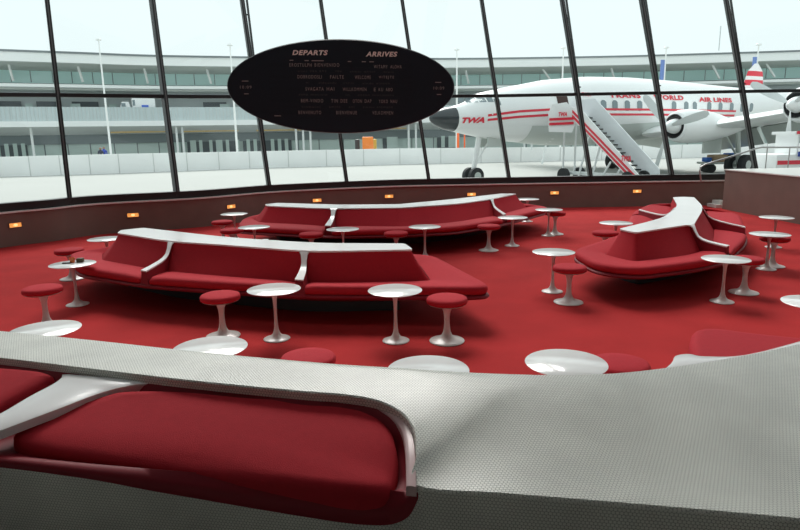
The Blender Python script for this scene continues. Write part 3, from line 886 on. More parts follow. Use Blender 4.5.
# light wall between apron and terminal
bp = [(-160, 190, 158), (0, 177, 157), (120, 173.5, 154), (250, 168.5, 151.5), (400, 164.5, 148.5), (560, 161, 147), (720, 157, 144), (900, 153, 142)]
PB = [at(x, y, GZ) for x, y, _ in bp]; pbz = [zfor(p, t[2]) for p, t in zip(PB, bp)]
bm = new(); nb = offset_line(PB, .3)
grid(bm, [[Vector((p.x, p.y, GZ)) for p in PB], [Vector((p.x, p.y, z)) for p, z in zip(PB, pbz)], [Vector((p.x, p.y, z)) for p, z in zip(nb, pbz)], [Vector((p.x, p.y, GZ)) for p in nb]])
o = obj('apron_wall', bm, m_barrier, sharp=20); tag(o, 'long low pale concrete wall across the far side of the apron', 'barrier wall')
bm = new()
for i in range(len(PB)-1):
    for k in range(4):
        p = PB[i].lerp(PB[i+1], k/4); z = lerp(pbz[i], pbz[i+1], k/4)
        box(bm, (p.x, p.y-.01, (GZ+z)/2), (.05, .03, z-GZ))
obj('joint_strips', bm, mat('joint_grey', lin(.62, .63, .62), .9), o, smooth=False)

# terminal building on a long curve
TP = [(-200, 39.5), (-100, 44), (0, 48), (80, 51), (160, 54), (300, 56), (450, 57), (600, 55), (700, 52.3), (800, 49), (900, 45.5)]
TT = []
for x, y in TP:
    hz = 135.2-(x-400)*.017
    TT.append(at(x, y+1, 13.6))
TL = cat_rom([Vector((p.x, p.y, 0)) for p in TT], 4)
term = empty('terminal_building', (0, 85, GZ), label='long curved white airport terminal with green glass bands beyond the apron', cat='building')
TO = Vector((0, 85, GZ))
def tstrip(name, d0, d1, z0, z1, m):
    bm = new(); A = offset_line(TL, d0); B = offset_line(TL, d1)
    grid(bm, [[Vector((p.x, p.y, z))-TO for p in Q] for Q, z in ((A, z0), (A, z1), (B, z1), (B, z0), (A, z0))])
    return obj(name, bm, m, term, sharp=20)
def tpoint(x, d=0):
    best = None; Q = offset_line(TL, d)
    for a, b in zip(Q, Q[1:]):
        for k in range(10):
            p = a.lerp(b, k/10); v = Vector((p.x, p.y, 2))-EYEP; xx = 400+FPX*v.dot(cR)/v.dot(cF)
            if best is None or abs(xx-x) < best[0]: best = (abs(xx-x), p, math.atan2(b.y-a.y, b.x-a.x))
    return best[1], best[2]
def lv(y, d): p = tpoint(100, d)[0]; return zfor(p, y)
z_fb, z_gt, z_gb, z_lb, z_ws, z_pt, z_pb, z_eb, z_bt, z_bb = lv(63.4, 0), lv(72.2, 7), lv(83.5, 7), lv(87.8, 2), lv(94, 8), lv(107, 0), lv(121, 0), lv(126.4, -.3), lv(134.5, 4.6), lv(143.6, 5)
tstrip('roof_fascia', 0, 1, z_fb, 13.35, m_terw)
tstrip('roof_edge', -.15, 1, 13.35, 13.6, m_terdark)
bm = new(); A = offset_line(TL, .5); B = offset_line(TL, 7)
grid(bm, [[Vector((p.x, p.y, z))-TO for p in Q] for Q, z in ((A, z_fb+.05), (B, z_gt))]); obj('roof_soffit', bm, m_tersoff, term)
tstrip('roof_slab', .5, 25, 12.7, 13.0, m_terg)
tstrip('upper_glazing', 7, 7.3, z_gb-.1, z_gt, m_terglass)
tstrip('sill_band', 2.0, 7.4, z_lb, z_lb+.42, m_terw)
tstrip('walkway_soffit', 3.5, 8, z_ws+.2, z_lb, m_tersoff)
tstrip('upper_wall', 8, 8.3, z_pb+.3, z_ws+.3, m_terg)
tstrip('road_deck', .6, 9, z_pt-1.6, z_pt-1.2, m_terg)
tstrip('road_parapet', 0, .5, z_pb, z_pt, m_rib)
tstrip('deck_edge', -.3, .4, z_eb, z_pb, m_terw)
bm = new(); A = offset_line(TL, .4); B = offset_line(TL, 4.6)
grid(bm, [[Vector((p.x, p.y, z))-TO for p in Q] for Q, z in ((A, z_eb+.03), (B, z_bt))]); obj('deck_soffit', bm, m_terw, term)
tstrip('lower_beam', 4.6, 5.2, z_bb, z_bt+.3, mat('beam_grey', lin(.22, .26, .27), .6))
tstrip('lower_glazing', 5, 5.2, GZ, z_bb+.2, m_terglass2)
tstrip('core_wall', 9, 9.3, GZ, 12.5, m_terdark)
bm = new()
x = -150
while x < 850:
    p, a = tpoint(x, -.02); box(bm, (p.x-TO.x, p.y-TO.y, (z_pb+z_pt)/2-TO.z), (.12, .06, z_pt-z_pb)); x += 3.6
obj('parapet_ribs', bm, m_terg, term, smooth=False)
bm = new()
for x in range(-140, 860, 20):
    p, a = tpoint(x, 6.97); box(bm, (p.x-TO.x, p.y-TO.y, (z_gb+z_gt)/2-TO.z), (.08, .06, z_gt-z_gb))
for x in range(-140, 860, 23):
    p, a = tpoint(x, 4.97); box(bm, (p.x-TO.x, p.y-TO.y, (GZ+z_bb)/2-TO.z), (.12, .06, z_bb-GZ))
obj('glazing_bars', bm, m_terdark, term, smooth=False)
for x0, x1 in ((0, 0), (18.5, 21.5), (87, 90.5), (150, 154), (211, 215), (467, 469), (541, 549), (607, 613), (706, 716), (758, 769)):
    if not x1: continue
    p, a = tpoint(x0, 3); q, a = tpoint(x1, 3.5)
    bm = new(); beam(bm, Vector((p.x, p.y, z_gt+.5))-TO, Vector((q.x, q.y, z_gb-.1))-TO, .24, .24); obj('roof_brace', bm, m_terw, term, smooth=False)
for x in (31.5, 172, 177, 181.5, 297, 303, 310, 408, 415, 523, -60):
    p, a = tpoint(x, 1.2)
    bm = new(); tube(bm, [Vector((p.x, p.y, GZ))-TO, Vector((p.x, p.y, z_eb+.1))-TO], .17, 10); obj('column', bm, m_terw, term)
bm = new()
for x0, x1 in ((112, 165), (183, 240), (255, 330), (340, 405)):
    p, a = tpoint(x0, 3.5); q, a = tpoint(x1, 3.5); beam(bm, Vector((p.x, p.y, lerp(z_eb, z_bt, .66)))-TO, Vector((q.x, q.y, lerp(z_eb, z_bt, .62)))-TO, .6, .45)
obj('timber_soffit', bm, m_tan, term, smooth=False)
# dark entrances of the lower level and of the drop-off level
for x0, x1, z0, z1 in ((0, 26, GZ, z_bb), (188, 240, GZ, z_bb), (243, 290, GZ, z_bb), (382, 398, GZ, z_bb), (438, 460, GZ, z_bb)):
    p, a = tpoint(x0, 4.8); q, a = tpoint(x1, 4.8)
    bm = new(); beam(bm, Vector((p.x, p.y, (z0+z1)/2))-TO, Vector((q.x, q.y, (z0+z1)/2))-TO, .2, z1-z0); obj('entrance', bm, m_entr, term, smooth=False)
    n = int((x1-x0)/9)+1
    for k in range(n):
        xx = lerp(x0+3, x1-6, k/max(1, n-1)); p, a = tpoint(xx, 4.6); q, a = tpoint(xx+4, 4.6)
        bm = new(); beam(bm, Vector((p.x, p.y, .7))-TO, Vector((q.x, q.y, .7))-TO, .1, 1.9); obj('glass_door', bm, m_terglass2, term, smooth=False)
for x0, x1 in ((-20, 26), (42, 66), (76, 102), (205, 228)):
    p, a = tpoint(x0, 7.7); q, a = tpoint(x1, 7.7)
    bm = new(); beam(bm, Vector((p.x, p.y, z_pt-.2))-TO, Vector((q.x, q.y, z_pt-.2))-TO, .2, 2.6); obj('entrance', bm, m_entr, term, smooth=False)
for x0 in (29, 75, 112, 222):
    p, a = tpoint(x0, 7.3); q, a = tpoint(x0+9, 7.3)
    bm = new(); beam(bm, Vector((p.x, p.y, z_pt-.2))-TO, Vector((q.x, q.y, z_pt-.2))-TO, .1, 2.0); obj('glass_door', bm, m_terglass2, term, smooth=False)

# light masts
for x, yt, ban, w in ((97, 40.5, 0, 'leftmost, above the terminal road'), (230, 46, 0, 'just left of the departure board'), (456.8, 50.5, 0, 'above the aircraft nose'), (562, 49, 0, 'above the forward aircraft door'), (666.5, 48.5, 1, 'with a blue banner above the aircraft lettering'), (757.5, 45.5, 1, 'with a blue banner beside the striped tail')):
    p = atY(x+(7 if x < 150 else 3 if x < 300 else 0 if x < 600 else -3), 90, 66); top = zfor(p, yt)
    ms = empty('light_mast', (p.x, p.y, GZ), label='tall thin grey light mast, '+w, cat='light mast', group='light masts behind the apron')
    bm = new(); tube(bm, [(0, 0, 0), (0, 0, (top-GZ)*.55), (0, 0, top-GZ)], [.12, .10, .06], 10); obj('pole', bm, m_terw, ms)
    bm = new(); lathe(bm, [(0, 0), (.26, .02), (.28, .10), (.2, .2), (0, .22)], 16, (0, 0, top-GZ)); obj('lamp_head', bm, m_terw, ms)
    if ban:
        bm = new(); box(bm, (-.28, 0, top-GZ-2.6), (.4, .05, 3.0)); obj('banner', bm, mat('banner_blue', lin(.18, .28, .6), .7), ms, smooth=False)
p = atY(718, 60, 92)
bm = new(); tube(bm, [(0, 0, 0), (0, 0, zfor(p, 26)-12.9)], .07, 6); o = obj('roof_antenna', bm, m_terg); o.location = (p.x, p.y, 12.9)
tag(o, 'hair-thin antenna rising from the terminal roof', 'antenna')

# vehicles on the terminal road
def vehicle(name, x0, x1, ztop, label, col, cab=True, stripe=False):
    p, a = tpoint(x0, 2.2); q, a = tpoint(x1, 2.2); L_ = (q-p).length
    r = empty(name, (p.x, p.y, 5.0), math.atan2(q.y-p.y, q.x-p.x), label, 'vehicle')
    r.location.z = z_pt-1.2; H = zfor(p, ztop)-(z_pt-1.2)
    bm = new()
    if cab:
        sec = [(0, .35), (0, H*.55), (L_*.12, H*.6), (L_*.28, H), (L_*.85, H), (L_, H*.55), (L_, .35)]
    else:
        sec = [(0, .5), (0, H*.93), (L_*.02, H), (L_*.98, H), (L_, H*.93), (L_, .5)]
    a_ = [bm.verts.new((x, -.95, z)) for x, z in sec]; b_2 = [bm.verts.new((x, .95, z)) for x, z in sec]
    bm.faces.new(a_); bm.faces.new(b_2[::-1])
    for i in range(len(sec)): bm.faces.new((a_[i], a_[(i+1) % len(sec)], b_2[(i+1) % len(sec)], b_2[i]))
    obj('body', bm, col, r, smooth=False)
    bm = new()
    if cab: box(bm, (L_*.40, 0, H*.78), (L_*.36, 1.94, H*.25))
    else: box(bm, (L_*.08, 0, H*.72), (L_*.1, 1.94, H*.3))
    obj('window', bm, m_gwin, r, smooth=False)
    if stripe:
        bm = new(); box(bm, (L_*.55, -.97, H*.5), (L_*.3, .03, .55)); obj('side_panel', bm, mat('panel_blue', lin(.1, .2, .7), .5), r, smooth=False)
    for t in (.18, .8):
        bm = new(); tube(bm, [(L_*t, -1.0, .35), (L_*t, 1.0, .35)], .35, 16); obj('wheel', bm, m_tyre, r)
m_vw = mat('vehicle_white', lin(.9, .92, .92), .4)
vehicle('pickup_van', 122, 133.5, 102, 'small white van on the terminal road, behind a white box truck', m_vw)
vehicle('box_truck', 136.5, 158, 98, 'white box truck with a blue side panel on the terminal road', m_vw, cab=False, stripe=True)

# small people and carts behind the low wall
def small_person(x, Y, hgt, colm, label):
    p = atY(x, 160, Y)
    r = empty('person', (p.x, p.y, GZ), label=label, cat='person')
    me = bpy.data.meshes.new('body'); J = [(0, 0, .92), (0, 0, 1.2), (0, 0, 1.45), (0, 0, 1.55), (0, 0, 1.66), (.1, 0, .88), (.11, .02, .5), (.11, 0, .06), (-.1, 0, .88), (-.12, -.03, .5), (-.13, 0, .06), (.2, 0, 1.42), (.27, .02, 1.15), (.25, -.12, .95), (-.2, 0, 1.42), (-.27, .02, 1.15), (-.25, -.12, .95)]
    E2 = [(0, 1), (1, 2), (2, 3), (3, 4), (0, 5), (5, 6), (6, 7), (0, 8), (8, 9), (9, 10), (2, 11), (11, 12), (12, 13), (2, 14), (14, 15), (15, 16)]
    R = [.15, .13, .15, .06, .1, .1, .07, .05, .1, .07, .05, .07, .05, .04, .07, .05, .04]
    me.from_pydata(J, E2, []); o = bpy.data.objects.new('body', me); C.objects.link(o); o.parent = r
    sk = o.modifiers.new('s', 'SKIN'); sk.use_smooth_shade = True
    for v, rr in zip(me.skin_vertices[0].data, R): v.radius = (rr, rr)
    me.skin_vertices[0].data[0].use_root = True
    o.modifiers.new('u', 'SUBSURF').levels = 1; me.materials.append(colm)
    bm = new(); bmesh.ops.create_uvsphere(bm, u_segments=12, v_segments=8, radius=.115, matrix=Matrix.Translation((0, 0, 1.68)))
    obj('head', bm, mat('skin', lin(.35, .2, .14), .7), r)
    r.scale = (hgt/1.78,)*3
small_person(101.5, 62, 1.75, mat('dark_clothes', lin(.05, .06, .09), .8), 'tiny person in dark clothes standing behind the low wall at left')
small_person(105, 63, 1.8, mat('blue_clothes', lin(.04, .08, .45), .8), 'tiny person in blue standing behind the low wall at left')
def cart(x, Y, w, h, m1, label):
    p = atY(x, 160, Y)
    r = empty('service_cart', (p.x, p.y, GZ), label=label, cat='cart')
    bm = new(); box(bm, (0, 0, .6), (w, 1.2, .5), bev=.06); obj('chassis', bm, m_vw, r)
    bm = new(); box(bm, (w*.1, 0, .85+(h-.85)/2), (w*.45, 1.0, h-.85), bev=.08); obj('cab', bm, m1, r)
    for sx in (-.35, .35):
        bm = new(); tube(bm, [(sx*w, -.62, .3), (sx*w, .62, .3)], .3, 14); obj('wheel', bm, m_tyre, r)
cart(366, 64, 2.4, 2.35, mat('cart_orange', lin(.9, .25, .04), .5), 'small cart with an orange cab behind the low wall, below the board')
cart(357, 66, 1.0, 2.1, mat('cart_dark', lin(.05, .05, .05), .5), 'small dark cart left of the orange one behind the low wall')
cart(373, 66, 1.3, 2.1, mat('cart_yellow', lin(.6, .42, .08), .5), 'small yellow cart right of the orange one behind the low wall')
for x, w in ((458, 'left of the aircraft nose wheel, taller one'), (464.5, 'left of the aircraft nose wheel, thinner one')):
    p = atY(x, 150, 60)
    bm = new(); box(bm, (0, 0, 1.35), (.22 if x < 460 else .12, .2, 2.7), bev=.02); o = obj('marker_post', bm, mat('marker_orange', lin(.95, .16, .03), .5)); o.location = (p.x, p.y, GZ)
    tag(o, 'orange marker post '+w, 'post')

# ------------------------------------------------------------------ aircraft
AD = Vector((.875, .485, 0)); ANG = math.atan2(AD.y, AD.x)
plane = empty('airliner', (1.5, 30, GZ), ANG, 'white propeller airliner with red stripes and lettering parked outside the windows', 'aircraft')
PROF = [(0, 2.69, 2.65), (.12, 2.87, 2.47), (.35, 3.0, 2.32), (.8, 3.15, 2.14), (1.5, 3.27, 2.0), (2.0, 3.40, 1.90), (2.45, 3.66, 1.82), (2.9, 3.88, 1.74), (4.2, 4.12, 1.55), (6.9, 4.58, 1.27), (9.9, 4.84, 1.2), (13, 4.88, 1.33), (16.5, 4.80, 1.5), (22.4, 4.56, 2.0), (28, 4.4, 2.7), (32, 4.3, 3.3), (34.5, 4.2, 3.8), (35.2, 4.05, 3.95)]
ps = [p[0] for p in PROF]
def fus(s):
    t = interp(ps, [p[1] for p in PROF], s); b = interp(ps, [p[2] for p in PROF], s)
    return (t+b)/2-GZ, (t-b)/2, min((t-b)/2, 1.78)*(1.0 if s > 1.6 else 1)
def fsurf(s, z):
    """lateral distance of the skin at station s and height z (world)"""
    zc, h, w = fus(s); q = max(-1, min(1, (z-GZ-zc)/h)); return w*math.sqrt(max(0, 1-q*q))
def fl_section(s0, s1, step, name, m, close=True):
    bm = new(); rows = []; s = s0
    ss = []
    while s < s1-1e-6: ss.append(s); s += step
    ss.append(s1)
    for s in ss:
        zc, h, w = fus(s); rows.append([Vector((s, -w*cos(a), zc+h*sin(a))) for a in [2*PI*k/40 for k in range(40)]])
    V = grid(bm, rows, closed_u=True)
    if close: bm.faces.new(V[0]); bm.faces.new(V[-1][::-1])
    return obj(name, bm, m, plane, sharp=50)
fl_section(0, 1.3, .1, 'radome', m_radome); fl_section(1.3, 35.2, .4, 'fuselage', m_pwhite)
# silver belly skin
bm = new(); rows = []
s = 5.2
while s < 30:
    zc, h, w = fus(s); rows.append([Vector((s, -w*1.004*cos(a), zc+h*1.004*sin(a))) for a in [-PI+(PI*.14)+(PI*.72)*k/20 for k in range(21)]]); s += .6
grid(bm, rows); obj('belly_skin', bm, m_palu, plane)
def sx(px, lat=0):
    """station along the aircraft seen at image column px"""
    r_ = (px-400)/FPX
    return (r_*(30-.875*lat)-1.5-.485*lat)/(.875-.485*r_)
def decal_strip(name, pts, h, m):
    """painted band following the skin; pts = (s, z)"""
    bm = new(); rows = []
    for (s0, z0), (s1, z1) in zip(pts, pts[1:]):
        n = max(2, int((s1-s0)/.5))
        for k in range(n+1):
            s = lerp(s0, s1, k/n); z = lerp(z0, z1, k/n)
            rows.append([Vector((s, -fsurf(s, z+dz)-.02, z+dz-GZ)) for dz in (-h/2, 0, h/2)])
    grid(bm, rows); return obj(name, bm, m, plane)
for dz in (-.13, .13):
    decal_strip('red_stripe', [(sx(490.5, 1.2), 2.66+dz*.8), (sx(520, 1.4), 2.82+dz), (sx(556, 1.7), 2.92+dz), (sx(640, 1.7), 2.92+dz), (sx(735, 1.7), 2.88+dz)], .11, m_pred)
def skin_text(s, x0, x1, zc, h, name, bold=.03, shear=0, space=1.1, lat=1.7):
    bm = text_mesh(s, bold, shear, space)
    bmesh.ops.subdivide_edges(bm, edges=[e for e in bm.edges if e.calc_length() > .1], cuts=1)
    a, b = sx(x0, lat), sx(x1, lat)
    for v in bm.verts:
        S_ = lerp(a, b, v.co.x); z = zc-h/2+v.co.y*h
        v.co = Vector((S_, -fsurf(S_, z)-.03, z-GZ))
    return obj(name, bm, m_pred, plane, smooth=False)
skin_text('TWA', 466, 484.5, 2.55, .27, 'lettering', .05, .3, .95, lat=.9)
skin_text('TRANS', 606, 636, 3.78, .27, 'lettering', .04, 0, 1.15)
skin_text('WORLD', 649, 679, 3.72, .27, 'lettering', .04, 0, 1.1)
skin_text('AIR LINES', 695, 730, 3.66, .27, 'lettering', .04, 0, 1.05)
skin_text('TWA', 581, 588.5, 3.8, .2, 'lettering', .05, .2)
# windows along the cabin
for px in (600, 611, 623, 635, 646.5, 669.5, 682, 691, 706.5, 718.5, 730.5, 742, 752):
    s = sx(px, 1.75); bm = new(); rows = []
    for ds in (-.2, -.1, 0, .1, .2):
        hh_ = .27*(1-abs(ds/.2)**4*.35)
        rows.append([Vector((s+ds, -fsurf(s+ds, 3.25+dz)-.015, 3.25+dz-GZ)) for dz in (-hh_, 0, hh_)])
    grid(bm, rows); obj('cabin_window', bm, m_gwin, plane)
# cockpit glazing
for px0, px1, z0, z1 in ((470.5, 476, 3.42, 3.66), (477, 483.5, 3.40, 3.78), (484.5, 489, 3.40, 3.80), (490, 494.5, 3.40, 3.78)):
    a, b = sx(px0, 1.0), sx(px1, 1.0); bm = new(); rows = []
    for k in range(5):
        s = lerp(a, b, k/4); rows.append([Vector((s, -fsurf(s, z)-.012, z-GZ)) for z in (z0, (z0+z1)/2, z1)])
    grid(bm, rows); obj('cockpit_window', bm, m_gwin, plane)
s = sx(502.5, 1.4); bm = new(); rows = []
for ds in (-.15, 0, .15): rows.append([Vector((s+ds, -fsurf(s+ds, z)-.012, z-GZ)) for z in (3.25, 3.4, 3.55)])
grid(bm, rows); obj('cabin_window', bm, m_gwin, plane)
# open forward door
a, b = sx(557.5, 1.7), sx(567, 1.7); bm = new(); rows = []
for s in (a, (a+b)/2, b): rows.append([Vector((s, -fsurf(s, z)-.02, z-GZ)) for z in (3.0, 3.3, 3.6, 3.78)])
grid(bm, rows); obj('door_opening', bm, mat('door_brown', lin(.06, .03, .025), .7), plane)
# wings, both sides
def wing(side):
    bm = new(); rows = []
    for lat, s0, ch, z, th in ((1.2, 13.2, 6.0, 1.75, .85), (4.3, 13.9, 5.2, 2.05, .7), (8.8, 14.9, 4.0, 2.75, .5), (14, 16.1, 2.8, 3.55, .33), (18.6, 17.2, 1.4, 4.25, .14)):
        sec = []
        for t, y in ((0, 0), (.03, .32), (.12, .6), (.35, .72), (.65, .45), (1, .04), (1, -.02), (.65, -.2), (.35, -.3), (.12, -.32), (.03, -.2)):
            sec.append(Vector((s0+ch*t, side*lat, z+th*y*.75-GZ)))
        rows.append(sec)
    V = grid(bm, rows, closed_u=True); bm.faces.new(V[0]); bm.faces.new(V[-1][::-1])
    obj('wing', bm, m_pwhite, plane, sharp=50)
    bm = new()   # lowered flap
    for l0, l1, s0, z0 in ((1.7, 4.6, 18.6, 1.55), (4.9, 9.6, 18.2, 1.95)):
        z1 = z0+(l1-l0)*.13
        A = [Vector((s0, side*l0, z0+.05-GZ)), Vector((s0+.85, side*l0, z0-.85-GZ)), Vector((s0+.95, side*l0, z0-.83-GZ)), Vector((s0+.35, side*l0, z0+.15-GZ))]
        B = [Vector((v.x-.25, side*l1, v.z+z1-z0)) for v in A]
        va = [bm.verts.new(v) for v in A]; vb = [bm.verts.new(v) for v in B]
        bm.faces.new(va); bm.faces.new(vb[::-1])
        for i in range(4): bm.faces.new((va[i], va[(i+1) % 4], vb[(i+1) % 4], vb[i]))
    obj('flap', bm, m_palu, plane, smooth=False)
    for lat, s0, zc, ph in ((4.3, 11.3, 2.12, 2.88), (8.8, 13.8, 2.98, 2.6)):
        y = side*lat; Z_ = zc-GZ
        bm = new()
        prof = [(.55, .58), (.62, .68), (1.0, .78), (1.8, .82), (2.8, .78), (4.0, .62), (5.2, .38), (6.4, .08)]
        rows = [[Vector((s0+d, y+r*cos(2*PI*k/28), Z_+r*sin(2*PI*k/28)*1.05-(.0 if d < 2 else (d-2)*.03))) for k in range(28)] for d, r in prof]
        V = grid(bm, rows, closed_u=True); bm.faces.new(V[-1][::-1])
        n_ = obj('nacelle', bm, m_pwhite, plane)
        bm = new(); rows = [[Vector((s0+d, y+r*cos(2*PI*k/28), Z_+r*sin(2*PI*k/28))) for k in range(28)] for d, r in ((.56, .575), (.75, .45), (.8, .1))]
        V = grid(bm, rows, closed_u=True); bm.faces.new(V[-1][::-1]); obj('engine_intake', bm, m_tyre, n_)
        bm = new(); rows = [[Vector((s0+d, y+r*cos(2*PI*k/24), Z_+r*sin(2*PI*k/24))) for k in range(24)] for d, r in ((-.15, .02), (-.05, .14), (.15, .25), (.4, .34), (.62, .38))]
        V = grid(bm, rows, closed_u=True); bm.faces.new(V[0]); obj('spinner', bm, m_pwhite, n_)
        for b3 in range(3):
            an = ph+b3*2*PI/3; rd = Vector((0, cos(an), sin(an))); td = Vector((0, -sin(an), cos(an)))
            bm = new(); rows = []
            for r, w, tw in ((.25, .09, .9), (.6, .15, .7), (1.1, .19, .5), (1.6, .20, .38), (2.05, .17, .3), (2.25, .08, .3)):
                c = Vector((s0+.12, y, Z_))+rd*r; ch = (td*cos(tw)+Vector((1, 0, 0))*sin(tw)); nn = ch.cross(rd)
                rows.append([c-ch*w, c-nn*.025, c+ch*w, c+nn*.025])
            V = grid(bm, rows, closed_u=True); bm.faces.new(V[-1]); obj('propeller_blade', bm, m_blade, n_)
    # main gear
    y = side*4.3; s0 = sx(737, 4.3)
    bm = new(); tube(bm, [(s0-.4, y, 1.9-GZ), (s0, y, .55)], .14, 10); tube(bm, [(s0, y-.5, .52), (s0, y+.5, .52)], .07, 8)
    tube(bm, [(s0-1.5, y, 1.7-GZ), (s0-.1, y, .9)], .06, 8); obj('landing_gear_leg', bm, m_palu, plane)
    for dy in (-.38, .38):
        bm = new(); tube(bm, [(s0, y+dy-.18, .55), (s0, y+dy-.14, .55), (s0, y+dy+.14, .55), (s0, y+dy+.18, .55)], [.44, .55, .55, .44], 28); w_ = obj('wheel', bm, m_tyre, plane)
        bm = new(); tube(bm, [(s0, y+dy-.19, .55), (s0, y+dy+.19, .55)], .24, 20); obj('hub', bm, m_palu, w_)
    bm = new(); box(bm, (s0-1.4, y-side*.75, 1.6), (1.6, .05, .8)); obj('gear_door', bm, m_palu, plane, smooth=False)
wing(-1); wing(1)
# nose gear
s0 = 2.55
bm = new(); tube(bm, [(s0+.35, 0, 1.8-GZ), (s0, 0, .5)], [.14, .12], 12); tube(bm, [(s0, -.35, .42), (s0, .35, .42)], .06, 8)
tube(bm, [(s0+1.1, 0, 1.7-GZ), (s0+.12, 0, 1.0)], .05, 8); obj('landing_gear_leg', bm, m_pwhite, plane)
for dy in (-.27, .27):
    bm = new(); tube(bm, [(s0, dy-.14, .41), (s0, dy-.1, .41), (s0, dy+.1, .41), (s0, dy+.14, .41)], [.34, .41, .41, .34], 28); w_ = obj('wheel', bm, m_tyre, plane)
    bm = new(); tube(bm, [(s0, dy-.15, .41), (s0, dy+.15, .41)], .2, 20); obj('hub', bm, m_palu, w_)
for dy in (-.3, .3):
    bm = new(); box(bm, (s0+1.2, dy, 1.62-GZ-.1), (1.1, .05, .5)); obj('gear_door', bm, m_palu, plane, smooth=False)
# three-finned tail
bm = new(); rows = []
for y, s0_, ch in ((-7.2, 32.6, 1.5), (-3, 31.9, 2.4), (0, 31.4, 3), (3, 31.9, 2.4), (7.2, 32.6, 1.5)):
    rows.append([Vector((s0_, y, 4.2-GZ+abs(y)*.05)), Vector((s0_+ch*.4, y, 4.38-GZ+abs(y)*.05)), Vector((s0_+ch, y, 4.2-GZ+abs(y)*.05)), Vector((s0_+ch*.4, y, 4.05-GZ+abs(y)*.05))])
V = grid(bm, rows, closed_u=True); bm.faces.new(V[0]); bm.faces.new(V[-1][::-1]); obj('stabilizer', bm, m_pwhite, plane)
for y in (-5.3, 0, 5.3):
    def fin(bm, z0, z1, w):
        rows = []
        for t in [lerp(z0, z1, k/6) for k in range(7)]:
            q = t; hw_ = 1.25*math.sqrt(max(.02, 1-abs((q-.35)/.68)**2.6)); c = 33.4+q*.3
            rows.append([Vector((c-hw_, y, 3.7+3.2*q-GZ)), Vector((c-hw_*.3, y-w, 3.7+3.2*q-GZ)), Vector((c+hw_, y, 3.7+3.2*q-GZ)), Vector((c-hw_*.3, y+w, 3.7+3.2*q-GZ))])
        V = grid(bm, rows, closed_u=True); bm.faces.new(V[0]); bm.faces.new(V[-1][::-1])
    bm = new(); fin(bm, 0 if y else .15, 1.02, .12); f_ = obj('fin', bm, m_pwhite, plane)
    for z0, z1 in ((.25, .38), (.5, .63), (.72, .84)):
        bm = new(); fin(bm, z0, z1, .135); obj('red_band', bm, m_pred, f_)
bpy.context.view_layer.update()

# boarding stairs
top = Vector((9.05, 31.3, 2.7)); dn = Vector((.50, -.866, 0)).normalized(); sd = Vector((dn.y*-1, dn.x, 0))  # sd points to the right-hand side
st = empty('boarding_stairs', (top.x, top.y, GZ), label='white wheeled boarding stairs with red stripes at the aircraft door', cat='boarding stairs')
SO = Vector((top.x, top.y, GZ)); W = 1.05; RUN = 4.0
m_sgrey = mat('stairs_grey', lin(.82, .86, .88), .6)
def quadslab(bm, pts, off, th):
    a = [bm.verts.new(p+off-SO) for p in pts]; b = [bm.verts.new(p+off+th-SO) for p in pts]
    bm.faces.new(a); bm.faces.new(b[::-1])
    for i in range(len(a)): bm.faces.new((a[i], a[(i+1) % len(a)], b[(i+1) % len(a)], b[i]))
slope = (top.z-GZ-.1)/RUN
def prof_side(rail):
    b0 = top - dn*.9
    return [b0+Vector((0, 0, -.15)), top+Vector((0, 0, -.15)), top+dn*RUN+Vector((0, 0, -(top.z-GZ)+.05)), top+dn*(RUN+.35)+Vector((0, 0, -(top.z-GZ)+.05)), top+dn*(RUN+.25)+Vector((0, 0, -(top.z-GZ)+rail)), top+dn*.35+Vector((0, 0, rail)), b0+Vector((0, 0, rail))]
bm = new(); quadslab(bm, prof_side(.42), -sd*W/2-sd*.05, sd*.05); obj('near_side_panel', bm, m_vw, st, smooth=False)
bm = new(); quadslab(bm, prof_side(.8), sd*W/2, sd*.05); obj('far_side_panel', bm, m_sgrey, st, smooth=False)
n = 17
for k in range(n):
    p = top+dn*(RUN*(k+.5)/n)+Vector((0, 0, -(top.z-GZ-.1)*(k+.6)/n))
    bm = new(); c = p-SO; Mx = Matrix.Translation(c) @ Matrix.Rotation(math.atan2(dn.y, dn.x), 4, 'Z'); box(bm, (0, 0, 0), (.26, W, .05), M=Mx); obj('tread', bm, m_tyre, st, smooth=False)
bm = new(); Mx = Matrix.Translation(top-dn*.45-SO) @ Matrix.Rotation(math.atan2(dn.y, dn.x), 4, 'Z'); box(bm, (0, 0, -.05), (.95, W, .1), M=Mx); obj('platform', bm, m_vw, st, smooth=False)
# canopy panel at the left of the platform facing the viewer
lo = top-dn*.3-sd*(W/2+.06)
bm = new()
pa = [lo+Vector((-.95, 0, -.75)), lo+Vector((.15, -.1, -.8)), lo+Vector((.3, -.12, -.4)), lo+Vector((.12, -.1, .35)), lo+Vector((-.15, -.05, .65)), lo+Vector((-.85, 0, .55)), lo+Vector((-1.0, 0, .1))]
quadslab(bm, pa, Vector((0, -.15, 0)), Vector((0, .08, 0))); obj('shroud', bm, m_vw, st, smooth=False)
bm = new()
for dz in (-.1, .12):
    a = lo+Vector((-.97, -.2, -.28+dz)); b = lo+Vector((.2, -.3, -.25+dz)); beam(bm, a-SO, b-SO, .02, .12)
    c0 = top-sd*(W/2+.07)+Vector((0, 0, .15+dz))-dn*.1; c1 = top+dn*RUN-sd*(W/2+.07)+Vector((0, 0, -(top.z-GZ)+.3+dz))
    beam(bm, c0-SO, c1-SO, .02, .1)
obj('red_stripe', bm, m_pred, st, smooth=False)
